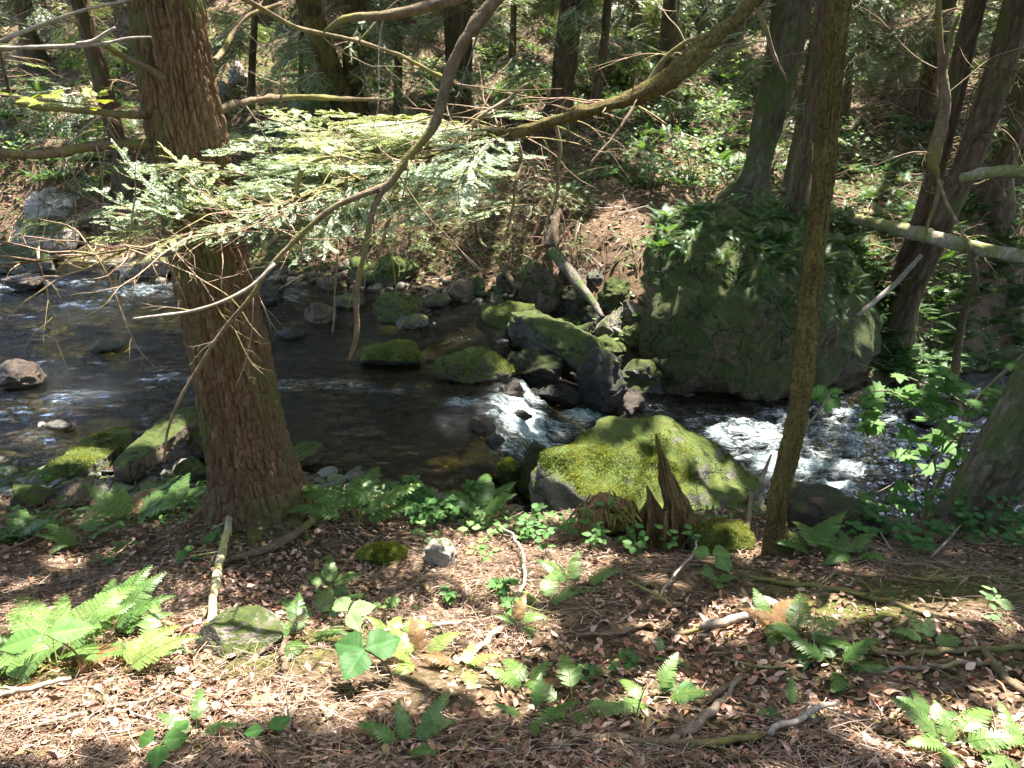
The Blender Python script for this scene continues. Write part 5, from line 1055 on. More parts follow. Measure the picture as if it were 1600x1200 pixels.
# low plants on the near bank
LOWG = 'low leafy plants on the near bank'
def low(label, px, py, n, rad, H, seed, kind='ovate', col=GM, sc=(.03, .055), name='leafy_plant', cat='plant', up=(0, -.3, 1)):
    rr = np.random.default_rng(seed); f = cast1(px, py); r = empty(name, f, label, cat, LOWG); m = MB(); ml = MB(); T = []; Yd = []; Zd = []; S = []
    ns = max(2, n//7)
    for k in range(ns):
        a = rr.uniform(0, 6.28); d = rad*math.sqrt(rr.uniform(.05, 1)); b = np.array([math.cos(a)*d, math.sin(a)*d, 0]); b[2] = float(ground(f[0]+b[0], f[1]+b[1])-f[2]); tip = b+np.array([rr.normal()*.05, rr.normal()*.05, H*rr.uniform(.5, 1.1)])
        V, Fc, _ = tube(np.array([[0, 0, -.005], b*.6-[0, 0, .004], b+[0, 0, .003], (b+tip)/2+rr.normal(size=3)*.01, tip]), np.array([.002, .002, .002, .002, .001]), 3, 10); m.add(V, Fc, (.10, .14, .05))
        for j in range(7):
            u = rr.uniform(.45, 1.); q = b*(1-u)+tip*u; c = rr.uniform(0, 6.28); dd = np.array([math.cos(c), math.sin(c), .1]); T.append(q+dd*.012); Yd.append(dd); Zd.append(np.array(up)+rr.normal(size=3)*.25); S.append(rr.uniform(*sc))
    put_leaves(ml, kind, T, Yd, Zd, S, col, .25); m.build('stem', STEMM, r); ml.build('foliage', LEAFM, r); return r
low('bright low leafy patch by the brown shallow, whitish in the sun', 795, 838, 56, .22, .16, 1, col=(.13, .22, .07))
low('dense green leafy patch before the big mossy boulder', 865, 858, 70, .26, .18, 2)
low('green leafy patch at the foot of the rotten brown stump wood', 940, 850, 60, .24, .18, 3)
low('leafy sprigs around the stump of the snapped tree', 1010, 862, 40, .2, .15, 4)
low('lobed-leaf seedlings hanging over the brown shallow', 640, 812, 70, .26, .26, 5, 'maple', (.075, .17, .05), (.05, .085))
low('lobed-leaf seedlings beside the small fern at the water edge', 700, 818, 42, .22, .18, 6, 'maple', GM, (.04, .07))
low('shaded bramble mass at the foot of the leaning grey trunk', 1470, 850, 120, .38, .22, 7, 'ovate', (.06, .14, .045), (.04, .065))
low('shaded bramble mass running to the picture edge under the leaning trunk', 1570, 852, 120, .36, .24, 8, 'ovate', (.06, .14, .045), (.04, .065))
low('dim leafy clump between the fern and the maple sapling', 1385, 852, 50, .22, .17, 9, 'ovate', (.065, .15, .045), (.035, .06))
low('grassy tuft of narrow leaves by the dim mossy stone at the big trunk', 225, 722, 30, .14, .14, 10, 'lance', GM, (.05, .1))
low('tiny bright seedling on bare litter beside the pale stone', 655, 850, 7, .03, .08, 11, 'ovate', (.16, .25, .09), (.04, .05))
low('light seedling uphill of the arching vine', 735, 880, 14, .1, .08, 12, 'ovate', (.12, .2, .06), (.03, .045))
low('shaded seedlings in the middle of the litter near the pale flat leaf', 745, 940, 28, .16, .09, 13, 'maple', GM, (.03, .05))
low('seedlings beside the dead upright stick', 330, 855, 8, .05, .08, 14, 'ovate', (.08, .17, .05), (.045, .06))
low('thin green leaves below the drooping fern', 205, 868, 12, .08, .08, 15, 'lance', (.1, .19, .05), (.04, .06))
low('lone small seedling on the shaded litter near the picture edge', 1545, 960, 7, .03, .07, 16, 'ovate', (.12, .2, .08), (.03, .045))
low('seedling with small leaves under the lobed seedlings', 560, 935, 14, .1, .08, 17, 'ovate', (.12, .21, .06), (.03, .045))
low('lobed seedling in the sun below the small white stone', 610, 958, 10, .06, .08, 18, 'maple', (.13, .21, .06), (.04, .055))
low('green seedling between the lone fern sprig and the fern pair', 945, 1065, 12, .09, .06, 19, 'maple', GM, (.035, .05))
low('leafy mass on the shore beside the split block', 60, 835, 60, .3, .14, 20, 'ovate', (.06, .13, .035), (.03, .05))
# broad plants
def leaf_grid(kind, ns=13, nt=26):
    t = np.linspace(0, 1, nt); hw = np.interp(t, [0, .08, .25, .45, .65, .85, 1], [0, .16, .40, .44, .34, .14, 0] if kind == 'round' else [0, .10, .27, .32, .25, .10, 0]); sx = np.linspace(-1, 1, ns)
    S_, T_ = np.meshgrid(sx, t); X_ = S_*hw[:, None]*(1+.04*np.sin(T_*37+S_*3)); ph = (T_-.5*np.abs(X_))*7; vein = np.exp(-((ph-np.round(ph))/.11)**2); mid_ = np.exp(-(X_/.018)**2)
    Z_ = -.16*T_**2+.10*np.abs(X_)-.22*X_**2+.022*(1-vein)*(1-mid_)*np.minimum(1, np.abs(X_)*8)+.02*np.sin(T_*9+X_*7)
    i = np.arange(nt-1)[:, None]*ns; j = np.arange(ns-1)[None]; Fq = np.stack([i+j, i+j+1, i+ns+j+1, i+ns+j], -1).reshape(-1, 4)
    return np.stack([X_, T_+.04*np.abs(X_), Z_], -1).reshape(-1, 3), Fq, (1+.35*mid_+.16*vein-.1*np.abs(S_)**3).ravel()
def put_big(mb, kind, T, Yd, Zd, S, col):
    V0, Fq, sh = leaf_grid(kind); V, Fc = inst(V0, Fq, basis(np.asarray(Yd, float), np.asarray(Zd, float)), np.asarray(T, float), S); n = len(T)
    mb.add(V, Fc, np.repeat(np.array(col)*RNG.uniform(.9, 1.1, (n, 1)), len(V0), 0)*np.tile(sh, n)[:, None])
def broad(label, leaves, foot, kind='round', col=(.10, .24, .09), H=.12):
    """leaves: (px,py,Y-offset,len,az)"""
    f = cast1(*foot); r = empty('broadleaf_plant', f, label, 'plant', LOWG); m = MB(); ml = MB(); T = []; Yd = []; Zd = []; S = []
    hub = np.array([0, 0, H])
    for (dx, dy, dz, L, a) in leaves:
        t = hub+np.array([dx, dy, dz]); V, Fc, _ = tube(np.array([hub, (hub+t)/2, t]), np.full(3, .0018), 4, 5); m.add(V, Fc, (.10, .13, .05))
        T.append(t); Yd.append((math.cos(a), math.sin(a), -.08)); Zd.append((0, -.45, 1.)); S.append(L)
    V, Fc, _ = tube(np.array([[.09, .0, -.03], [.05, .02, H*.5], hub]), np.array([.004, .003, .002]), 5, 8); m.add(V, Fc, (.16, .09, .05))
    put_big(ml, kind, T, Yd, Zd, [q*.86 for q in S], col); m.build('stem', STEMM, r); ml.build('foliage', LEAFM, r)
broad('three-leaved plant holding wide dark leaves over the sunny litter', [(0, 0, 0, .125, 2.75), (.005, 0, 0, .135, .6), (0, 0, 0, .125, -1.95)], (575, 1075), 'round', (.05, .12, .035), .14)
broad('two-leaved seedling with long toothed leaves over the big fern', [(0, 0, 0, .15, .45), (-.01, 0, 0, .14, 3.5)], (95, 1060), 'ovate', (.12, .23, .06), .16)
broad('pale heart-leaved plant at the foot of the slim mossy tree', [(0, 0, 0, .12, .2), (.02, -.02, 0, .11, -1.2), (-.01, 0, 0, .1, 2.6)], (1110, 888), 'round', (.12, .20, .06), .07)
broad('round-leaved plant cut by the bottom edge', [(0, 0, 0, .07, .3), (.0, -.01, 0, .07, -1.4), (-.02, 0, 0, .06, 2.7), (.02, .03, 0, .05, 1.2)], (262, 1192), 'round', (.10, .22, .05), .06)
broad('small plant with two rounded leaves at the bottom edge', [(0, 0, 0, .075, .8), (-.01, 0, 0, .06, 3.3)], (425, 1172), 'ovate', (.08, .19, .05), .07)
broad('plant with big pale crossed leaves behind the three-leaved one', [(0, 0, 0, .12, .5), (.0, -.01, .01, .13, 2.2), (0, 0, 0, .11, -1.)], (548, 985), 'ovate', (.19, .26, .12), .08)
broad('grey-green broad leaf lying behind the bright lone fern sprig', [(0, 0, 0, .10, -.3), (0, 0, 0, .07, 2.3)], (1052, 1090), 'round', (.07, .15, .05), .03)
broad('pale green leaf pair on the shaded litter by the dark branch', [(0, 0, 0, .08, -.5), (0, 0, 0, .05, 2.)], (1550, 958), 'ovate', (.16, .22, .10), .05)
# near maple twig with yellow leaves at the picture edge (on the off-frame tree)
ml = MB(); rg = np.random.default_rng(4)
cluster(ml, [(x, 150+rg.normal()*7+x*.05, 2.35) for x in rg.uniform(-10, 165, 16)], fl_, 'maple', (.16, .18, .035), (0, -.25, 1), (.035, .052)); ml.build('foliage', LEAFM, LT)
limb(LT, fl_, [(-500, 120, 8, 2.3), (-80, 140, 4, 2.35), (0, 148, 3, 2.35), (80, 158, 3, 2.35), (160, 166, 2, 2.35)], TWIG, seg=5, seed=33)
# ------------------------------------------------------------------ leaf litter and twigs
EXPOSURE = 2.55
LITM = NT('dead_leaves'); LITM = LITM.fin(LITM.bsdf(LITM.attr(), .75, .25))
PAL = np.array([(.20, .12, .07), (.30, .19, .12), (.40, .28, .20), (.13, .075, .045), (.09, .055, .035), (.34, .22, .17), (.40, .30, .23), (.24, .19, .08), (.28, .13, .08)])
PAL = PAL*np.array([1.0, .92, .93])
def nrm_at(x, y, e=.03):
    zx = (ground(x+e, y)-ground(x-e, y))/(2*e); zy = (ground(x, y+e)-ground(x, y-e))/(2*e)
    N = np.stack([-zx, -zy, np.ones_like(x)], -1); return N/np.linalg.norm(N, axis=1)[:, None]
_lv = np.array([[0, 0, 0], [.22, .25, .05], [.27, .55, .10], [.12, .85, .06], [0, 1, .0], [-.12, .85, .06], [-.27, .55, .10], [-.22, .25, .05], [0, .5, -.02]]); _lf = np.array([[8, 0, 1], [8, 1, 2], [8, 2, 3], [8, 3, 4], [8, 4, 5], [8, 5, 6], [8, 6, 7], [8, 7, 0]])
def litter(name, label, x, y, smin, smax, lift, dim=1., rough=.45):
    n = len(x); z = ground(x, y); N = nrm_at(x, y)+RNG.normal(size=(n, 3))*rough; a = RNG.uniform(0, 6.28, n)
    Yd = np.stack([np.cos(a), np.sin(a), np.zeros(n)], -1); N[:, 2] = np.abs(N[:, 2]); N /= np.linalg.norm(N, axis=1)[:, None]; Yd -= N*np.sum(Yd*N, 1)[:, None]
    tv = np.repeat(_lv[None], n, 0); tv[..., 2] *= RNG.uniform(-1.5, 3., (n, 1)); tv[..., 0] *= RNG.uniform(.6, 1.3, (n, 1)); tv[..., 2] -= .25*(tv[..., 1]-.5)**2*RNG.uniform(-1, 1.5, (n, 1))
    S = smin+(smax-smin)*RNG.uniform(0, 1, n)**2; V = np.einsum('nij,nkj->nki', basis(Yd, N), tv)*S[:, None, None]+np.stack([x, y, z+lift+RNG.uniform(0, .012, n)], -1)[:, None]
    Fc = _lf[None]+(np.arange(n)*9)[:, None, None]; c = PAL[RNG.integers(0, len(PAL), n)]*RNG.uniform(.7, 1.5, (n, 1))*dim
    mb = MB(); mb.add(V.reshape(-1, 3), Fc.reshape(-1, 3), np.repeat(c, 9, 0)); o = mb.build(name, LITM, smooth=False); tag(o, label, kind='stuff'); return o
def mossmask(x, y): return sstep(.12, .55, fb2(x, y, 1.1, 3, 21)+.35*np.exp(-((x+1.6)/.8)**2-((y-2.9)/.5)**2)-.10)
n = 72000; y = .9+3.2*RNG.uniform(0, 1, n)**1.1; x = RNG.uniform(-1, 1, n)*(y*1.0+1.0)
keep = (y < Yn(x)-.5) & (RNG.uniform(0, 1, n) > mossmask(x, y)*.7) & (fb2(x, y, 2.2, 2, 61)+RNG.normal(size=n)*.35 > -.25); x, y = x[keep], y[keep]
litter('leaf_litter', 'brown fallen leaves covering the near bank', x, y, .010, .044, .004)
n = 26000; x = RNG.uniform(-13, 15, n); y = RNG.uniform(8.5, 22, n); keep = y > Yf(x)+.2; x, y = x[keep], y[keep]
litter('leaf_litter', 'brown fallen leaves on the slope across the stream', x, y, .05, .13, .005, 1.1)
def twigs_stuff(name, label, x, y, l0, l1, r0, r1, up=.18, lift=.012, pal=((.37, .265, .21), (.5, .395, .345), (.16, .11, .07), (.5, .42, .35))):
    n = len(x); z = ground(x, y); a = RNG.uniform(0, 6.28, n); N = nrm_at(x, y); D = np.stack([np.cos(a), np.sin(a), RNG.normal(0, up, n)], -1); D[:, 2] += -(N[:, 0]*D[:, 0]+N[:, 1]*D[:, 1])/N[:, 2]
    D /= np.linalg.norm(D, axis=1)[:, None]; L = l0+(l1-l0)*RNG.uniform(0, 1, n)**2.5; r = RNG.uniform(r0, r1, n); B = basis(D, N)
    C = np.stack([x, y, z+lift+RNG.uniform(0, .015, n)], -1); bend = RNG.normal(0, .1, (n, 1)); V = np.zeros((n, 9, 3))
    for s in range(3):
        u = s/2; ctr = C+D*(L*(u-.5))[:, None]+B[:, :, 0]*L[:, None]*bend*(1-(2*u-1)**2); rr = r*(1-.35*u)
        for q in range(3):
            t = q*2.094; V[:, s*3+q] = ctr+(B[:, :, 0]*math.cos(t)+B[:, :, 2]*math.sin(t))*rr[:, None]
    fs = np.array([[s*3+q, s*3+(q+1) % 3, s*3+3+(q+1) % 3, s*3+3+q] for s in range(2) for q in range(3)]); Fc = fs[None]+(np.arange(n)*9)[:, None, None]
    c = np.array(pal)[RNG.integers(0, len(pal), n)]*RNG.uniform(.6, 1.15, (n, 1)); mb = MB(); mb.add(V.reshape(-1, 3), Fc.reshape(-1, 4), np.repeat(c, 9, 0)); o = mb.build(name, LITM); tag(o, label, kind='stuff')
n = 95000; y = .9+3.1*RNG.uniform(0, 1, n)**1.1; x = RNG.uniform(-1, 1, n)*(y*1.0+1.0); k_ = (y < Yn(x)-.9) & (fb2(x, y, 1.6, 2, 71)+RNG.normal(size=n)*.3 > -.1); x, y = x[k_], y[k_]
twigs_stuff('twig_litter', 'fine twigs and needles strewn over the near bank', x, y, .015, .16, .0005, .0019, pal=((.30, .20, .145), (.42, .31, .25), (.17, .105, .07), (.34, .25, .17)))
n = 5200; x = RNG.uniform(-10, 12, n); y = RNG.uniform(8.6, 20, n); k_ = y > Yf(x)+.2; x, y = x[k_], y[k_]
twigs_stuff('twig_litter', 'fallen twigs strewn over the slope across the stream', x, y, .15, .9, .003, .008, .2, .03)
# undergrowth: little green leaves hugging the ground
UND = mat_leaf('undergrowth_leaves', .35, .65, .12, 0.)
def undergrowth(name, label, x, y, s0, s1, H, col=(.09, .17, .055)):
    n = len(x); mb = MB(); T = np.stack([x, y, ground(x, y)+RNG.uniform(.0, 1, n)*H], -1); a = RNG.uniform(0, 6.28, n); Yd = np.stack([np.cos(a), np.sin(a), RNG.normal(0, .25, n)], -1); Zd = np.array([0, -.15, 1])+RNG.normal(0, .35, (n, 3))
    V, Fc = inst(*LP['lance'], basis(Yd, Zd), T, RNG.uniform(s0, s1, n)); mb.add(V, Fc, np.repeat(np.array(col)*RNG.uniform(.6, 1.5, (n, 1))*np.where(RNG.uniform(0, 1, (n, 1)) < .2, 1.4, 1), len(LP['lance'][0]), 0)); tag(mb.build(name, UND), label, kind='stuff')
n = 60000; x = RNG.uniform(-13, 15, n); y = RNG.uniform(8, 22, n); d_ = fb2(x, y, .55, 3, 81)+.35*sstep(1.5, 4, x)+.2*sstep(-4.5, -8, x); k_ = (y > Yf(x)+.12) & (d_+RNG.normal(size=n)*.18 > -.02); x, y = x[k_], y[k_]
undergrowth('undergrowth', 'low green ground cover on the slope across the stream', x, y, .03, .12, .18, (.075, .135, .045))
n = 9000; x = RNG.uniform(-4.2, 4.4, n); y = RNG.uniform(3.1, 5., n); d_ = fb2(x, y, 1.3, 3, 83)+.3*sstep(2, 3, x)+.25*sstep(-1.2, -2, x); k_ = (y < Yn(x)-.1) & (y > 3.55-.25*sstep(.1, .6, d_)) & (d_+RNG.normal(size=n)*.18 > .0); x, y = x[k_], y[k_]
undergrowth('undergrowth', 'low green ground cover along the lip of the near bank', x, y, .02, .06, .07)
# stones of the stream bed and the slate shingle on the near shore
_c2 = ico(2)
def pebbles(name, label, x, y, z, s0, s1, flat, mat, pal, seed):
    n = len(x); rr = np.random.default_rng(seed); V, Fc = _c2; S = s0+(s1-s0)*rr.uniform(0, 1, n)**2.5; sc = np.stack([S, S*rr.uniform(.6, .95, n), S*flat*rr.uniform(.6, 1.2, n)], -1)
    P = np.repeat(V[None], n, 0); 
    for _ in range(5):
        nn = rr.normal(size=(n, 3)); nn /= np.linalg.norm(nn, axis=1)[:, None]; e = np.maximum(0, np.einsum('nkj,nj->nk', P, nn)-rr.uniform(.45, .8, (n, 1))); P = P-e[..., None]*nn[:, None]*.9
    M = np.einsum('nij,njk->nik', rotz(rr.uniform(0, 6.28, n)), np.einsum('nij,njk->nik', rotx(rr.normal(0, .25, n)), roty(rr.normal(0, .25, n))))
    P = np.einsum('nij,nkj->nki', M, P*sc[:, None])+np.stack([x, y, z], -1)[:, None]; c = np.array(pal)[rr.integers(0, len(pal), n)]*rr.uniform(.6, 1.3, (n, 1))
    mb = MB(); mb.add(P.reshape(-1, 3), (Fc[None]+(np.arange(n)*len(V))[:, None, None]).reshape(-1, 3), np.repeat(c, len(V), 0)); tag(mb.build(name, mat, smooth=False), label, kind='stuff')
k = NT('shingle'); v = k.coord('Object'); c = k.mix(1., k.attr(), k.ramp(k.noise(v, 30, 4, .7), [(.3, (.55, .55, .55)), (.7, (1.2, 1.2, 1.2))]), 'MULTIPLY')
SHM = k.fin(k.bsdf(c, .55, .4, k.bump(k.noise(v, 70, 4), .4, .01)))
n = 2600; x = RNG.uniform(-7, 5, n); y = RNG.uniform(5, 11, n); k_ = (y > Yn(x)-.1) & (y < Yf(x)+.15); x, y = x[k_], y[k_]
pebbles('streambed_stones', 'cobbles and gravel on the stream bed', x, y, ground(x, y)-.005, .02, .11, .5, SHM, [(.10, .085, .05), (.06, .055, .03), (.16, .12, .08), (.22, .19, .15), (.12, .06, .035)], 3)
n = 1500; x = RNG.uniform(-5.5, -1.2, n); y = RNG.uniform(4.0, 5.7, n); k_ = (y > 4.15) & (y < Yn(x)+.3); x, y = x[k_], y[k_]
pebbles('slate_shingle', 'dark slate chips between the slabs on the near shore', x, y, np.maximum(ground(x, y), -.03)+.01, .02, .10, .3, SHM, [(.09, .095, .08), (.06, .065, .055), (.14, .13, .10), (.10, .12, .06)], 4)
n = 420; x = RNG.uniform(-6, 3, n); y = Yf(x)+RNG.normal(.05, .22, n); 
pebbles('shore_stones', 'small stones along the far waterline', x, y, np.maximum(ground(x, y), Wl(x, y)-.05)+.01, .03, .14, .55, SHM, [(.12, .10, .07), (.2, .17, .13), (.09, .10, .05), (.16, .10, .07)], 5)
n = 260; x = RNG.uniform(-1.2, 5, n); y = Yn(x)+RNG.normal(-.1, .2, n)
pebbles('shore_stones', 'small stones along the near waterline', x, y, np.maximum(ground(x, y), Wl(x, y)-.05)+.01, .02, .11, .5, SHM, [(.12, .09, .06), (.18, .13, .1), (.07, .08, .04)], 6)

# ------------------------------------------------------------------ sticks lying on the near bank
STK = 'sticks lying on the near bank'
def stick(label, pts, mat=TWIG, lift=.012, seed=0, tw=0, tl=.12, name='stick', cat='stick', seg=8, group=STK, amp=.22):
    P = []; R = []; 
    C = cast([p[0] for p in pts], [p[1] for p in pts])
    for q, pt in zip(C, pts):
        h = pt[3] if len(pt) > 3 else 0; rr = pt[2]*depth(q)/F/2; P.append(q+[0, 0, lift+rr*.7+h]); R.append(rr)
    P = np.array(P); R = np.array(R); m = MB(); rg = np.random.default_rng(seed+500)
    V, Fc, _ = tube(P, R, seg, max(14, len(P)*7), lambda th, L, rad: (rad*amp*fbm(np.stack([np.cos(th)*2, np.sin(th)*2, L*25+seed], -1), 3, seed), None), .006, seed); m.add(V, Fc, np.array([1, 1, 1])*rg.uniform(.8, 1.15))
    Cc = catmull(P, 40)
    for _ in range(tw):
        kk = rg.integers(5, 38); d = rg.normal(size=3); d[2] = abs(d[2])*.4; twig(m, Cc[kk], d, tl*rg.uniform(.5, 1.3), R.mean()*.45, 1, rg, .1, 4)
    o = m.build(name, mat, None, origin=P[0]); return tag(o, label, cat, group)
LICH = mat_bark('lichened_stick', (.34, .27, .19), (.5, .45, .36), (.33, .30, .08), .45, .7, 40, .4)
stick('pale lichened dead stick standing toward the big trunk from the lichen-spotted rock', [(333, 1018, 15, .02), (335, 975, 14, .03), (341, 925, 14, .03), (348, 890, 13, .03), (358, 845, 12, .03), (366, 808, 11, .03), (360, 790, 6, .03)], LICH, seed=1, tw=4)
stick('dark curved root-like branch ending at the fern by the big trunk', [(496, 820, 12, .02), (470, 842, 13, .01), (435, 862, 14), (395, 873, 12), (360, 884, 9), (322, 892, 6)], BARK_LIMB, seed=2, tw=2)
stick('thin arching bare vine looping down beside the seedlings', [(756, 832, 3, .05), (785, 845, 4, .06), (808, 868, 5, .05), (820, 905, 5, .04), (815, 935, 5, .02), (800, 958, 4)], TWIG_PALE, seed=3, tw=2)
stick('brown branch from the arching vine down to the sun-yellowed fern', [(822, 940, 6, .02), (805, 975, 8), (775, 1000, 9), (745, 1022, 9), (712, 1045, 8)], LICH, seed=4, tw=2)
stick('slanting white twig poking up in front of the stump', [(1092, 856, 3, .06), (1070, 895, 4, .04), (1040, 925, 4, .02), (1032, 940, 4)], TWIG_PALE, seed=5)
stick('long dark branch curving along the bottom of the scene', [(860, 1178, 10), (930, 1160, 11), (1000, 1168, 12), (1090, 1176, 12), (1180, 1160, 11), (1250, 1142, 9), (1300, 1130, 6)], BARK_LIMB, seed=6, tw=4)
stick('grey peeling stick above the long dark bottom branch', [(1045, 1175, 12), (1075, 1150, 14), (1110, 1125, 13), (1135, 1095, 9), (1150, 1070, 7)], TWIG, seed=7, tw=2)
stick('thick dark crooked stick beside the grey peeling one', [(1090, 1112, 10), (1120, 1092, 12), (1150, 1076, 10), (1172, 1062, 5)], BARK_LIMB, seed=8)
stick('light reddish stick at the bottom edge, below the lower dark fern', [(1195, 1168, 10, .02), (1240, 1148, 10, .02), (1275, 1132, 9, .03), (1302, 1118, 7, .03)], TWIG_PALE, seed=9, tw=1)
stick('grey curved stick beside the light reddish one', [(1208, 1146, 8), (1240, 1140, 9), (1262, 1120, 8), (1270, 1098, 5)], TWIG, seed=10)
stick('long dark fallen branch crossing the dim litter past the slim mossy tree', [(1165, 905, 5), (1230, 918, 8), (1300, 928, 9), (1370, 945, 10), (1430, 962, 9), (1500, 975, 8), (1560, 985, 6)], BARK_LIMB, seed=11, tw=6, tl=.2)
stick('straight branch above the brown leaf drift near the picture edge', [(1330, 1032, 6), (1400, 1028, 8), (1470, 1030, 10), (1540, 1026, 10), (1600, 1022, 10)], BARK_LIMB, seed=12, tw=4)
stick('second straight branch just below the first near the picture edge', [(1360, 1058, 6), (1430, 1055, 7), (1500, 1045, 8), (1560, 1048, 7)], TWIG, seed=13, tw=3)
stick('thick slanting branch crossing the straight ones at the picture edge', [(1532, 1025, 11), (1552, 1050, 14), (1575, 1075, 14), (1600, 1098, 12)], BARK_LIMB, seed=14)
stick('pale stick on the sunny litter cut by the picture edge', [(-20, 1110, 9, .02), (30, 1098, 8, .02), (75, 1086, 8, .02), (118, 1076, 5, .02)], TWIG_PALE, seed=15)
stick('second pale stick just below, parallel to the first at the picture edge', [(10, 1092, 5, .02), (40, 1090, 5, .02), (85, 1082, 5, .02)], TWIG_PALE, seed=16)
stick('long thin twig lying across the sunny litter from the picture edge', [(30, 1160, 6), (90, 1140, 7), (150, 1120, 7), (210, 1110, 6), (270, 1095, 4)], TWIG, seed=17, tw=4)
stick('sunlit broken pale branch in the middle of the dim litter', [(1095, 990, 12, .01), (1125, 984, 14, .01), (1155, 978, 13, .01), (1185, 962, 7)], TWIG_PALE, seed=18, tw=2)
stick('dark twig running uphill from the broken pale branch', [(900, 1000, 6), (950, 1000, 7), (1010, 988, 8), (1060, 998, 7), (1100, 990, 6)], BARK_LIMB, seed=19, tw=4)
stick('long thin grey twig beside the fern under the split block', [(-10, 885, 4, .03), (35, 865, 4, .03), (75, 842, 4, .04), (105, 815, 3, .05)], TWIG, seed=20)
stick('thin twig bent across the rock shelf past the slim mossy tree', [(1335, 785, 3, .05), (1352, 815, 3, .05), (1375, 850, 3, .04), (1390, 870, 3, .03)], TWIG_PALE, seed=21)
stick('forked lichened stick against the mossy knob beside the slim mossy tree', [(1163, 862, 8, .0), (1166, 835, 8, .08), (1178, 800, 7, .16), (1190, 772, 6, .2), (1198, 750, 3, .25)], TWIG, seed=22, tw=2)
stick('short upright dark stub in the sunny litter left of the three-leaved plant', [(448, 1062, 11), (446, 1045, 10, .04), (452, 1030, 8, .07)], BARK_LIMB, seed=23)
stick('grey stick on the sunny litter below the mossy stub', [(440, 1180, 9), (455, 1140, 10), (470, 1105, 9), (480, 1085, 6)], TWIG, seed=24, tw=2)
stick('short pale stick in the leaf drift beside the bottom fern', [(590, 1000, 6), (640, 988, 8), (690, 990, 8), (720, 980, 5)], TWIG_PALE, seed=25, tw=1)
stick('twig crossing the dim litter beneath the pale flat leaf', [(980, 918, 4, .02), (1005, 935, 5, .02), (1035, 950, 5, .02), (1065, 955, 5, .01)], TWIG, seed=26, tw=4, tl=.2)
stick('slender brown twig in front of the sunlit corner fern', [(1340, 1165, 4), (1395, 1120, 5), (1430, 1085, 5)], TWIG, seed=27, tw=3)
stick('bare twig lying over the bramble at the bank edge', [(1455, 880, 4, .02), (1480, 855, 4, .03), (1505, 830, 3, .06), (1520, 815, 3, .08)], TWIG_PALE, seed=28)
stick('long thin brown twig across leaves at the picture edge', [(1400, 905, 4), (1470, 912, 5), (1540, 905, 5), (1610, 912, 4)], TWIG, seed=29, tw=3)
stick('twig bundle stem under the ragged dark fern', [(1130, 1040, 4), (1200, 1050, 5), (1270, 1038, 5), (1330, 1042, 4)], TWIG, seed=30, tw=6, tl=.2)
stick('thin stick half under the shaded slope moss by the dead upright stick', [(100, 960, 5), (180, 935, 6), (250, 915, 6), (300, 905, 4)], BARK_LIMB, seed=31, tw=2)
stick('dark stick in the leaves beneath the broad-lobed bottom fern', [(560, 1190, 8), (620, 1170, 9), (700, 1160, 9), (770, 1170, 8), (800, 1185, 6)], BARK_LIMB, seed=32, tw=3)
stick('pale thin twig in the bottom corner under the sunlit fern', [(1390, 1190, 5), (1450, 1185, 6), (1520, 1160, 6), (1600, 1150, 5)], TWIG_PALE, seed=33, tw=3)

# ------------------------------------------------------------------ snapped stump and rotten wood
WOOD = mat_bark('rotten_wood', (.13, .075, .04), (.30, .20, .10), (.15, .14, .03), .3, .12, 26, 1.)
RWD = mat_bark('red_rot', (.10, .06, .035), (.19, .12, .07), (.10, .09, .03), .15, .15, 30, 1.)
sf = cast1(1060, 858); sr = empty('stump', sf, 'splintered rotten stump with one tall spike in front of the big mossy boulder', 'stump')
sm = MB(); rg = np.random.default_rng(8); Ys = sf[1]
def splinter(pts, Y, seed, seg=40, amp=.35, tint=(1, 1, 1)):
    P, R = px_path([(a, b, c, Y) for a, b, c in pts]); P = P-sf
    V, Fc, _ = tube(P, R, seg, 70, lambda th, L, rad: (rad*amp*1.6*(fbm(np.stack([np.cos(th)*4.5, np.sin(th)*4.5, L*3.5+seed], -1), 4, seed, .65))-rad*.25*np.abs(np.sin(th*2.5+L*3)), None), .0, seed); sm.add(V, Fc, tint)
splinter([(1072, 885, 50), (1062, 830, 38), (1052, 790, 28), (1042, 755, 19), (1034, 715, 12), (1028, 692, 7), (1025, 678, 2)], Ys, 1)
splinter([(1078, 880, 40), (1070, 810, 26), (1058, 770, 14), (1050, 742, 4)], Ys+.04, 2)
splinter([(1034, 862, 36), (1026, 815, 26), (1018, 785, 14), (1011, 758, 2)], Ys-.05, 3)
splinter([(1098, 878, 36), (1092, 835, 22), (1080, 806, 10), (1074, 785, 2)], Ys+.06, 4)
splinter([(1000, 856, 30), (1001, 818, 20), (1007, 798, 9), (1012, 780, 2)], Ys+.02, 5, tint=(.8, .6, .5))
for k in range(46):
    bx = rg.uniform(985, 1105); h_ = rg.uniform(18, 75)*(1-abs(bx-1050)/110); w_ = rg.uniform(4, 11); ln_ = rg.normal()*.25-.1
    splinter([(bx, 872, w_*1.3), (bx+ln_*h_*.5, 868-h_*.6, w_), (bx+ln_*h_, 862-h_*1.15, w_*.25)], Ys-.08+rg.uniform(-.05, .16), 10+k, 8, .5, np.array((1, .85, .75))*rg.uniform(.6, 1.2))
sm.build('rotten_wood', WOOD, sr)
rw = cast1(952, 846); sm = MB(); V, Fc = rock_geo((.38, .34, .22), 91, 8, .5, 5); sm.add(V, Fc)
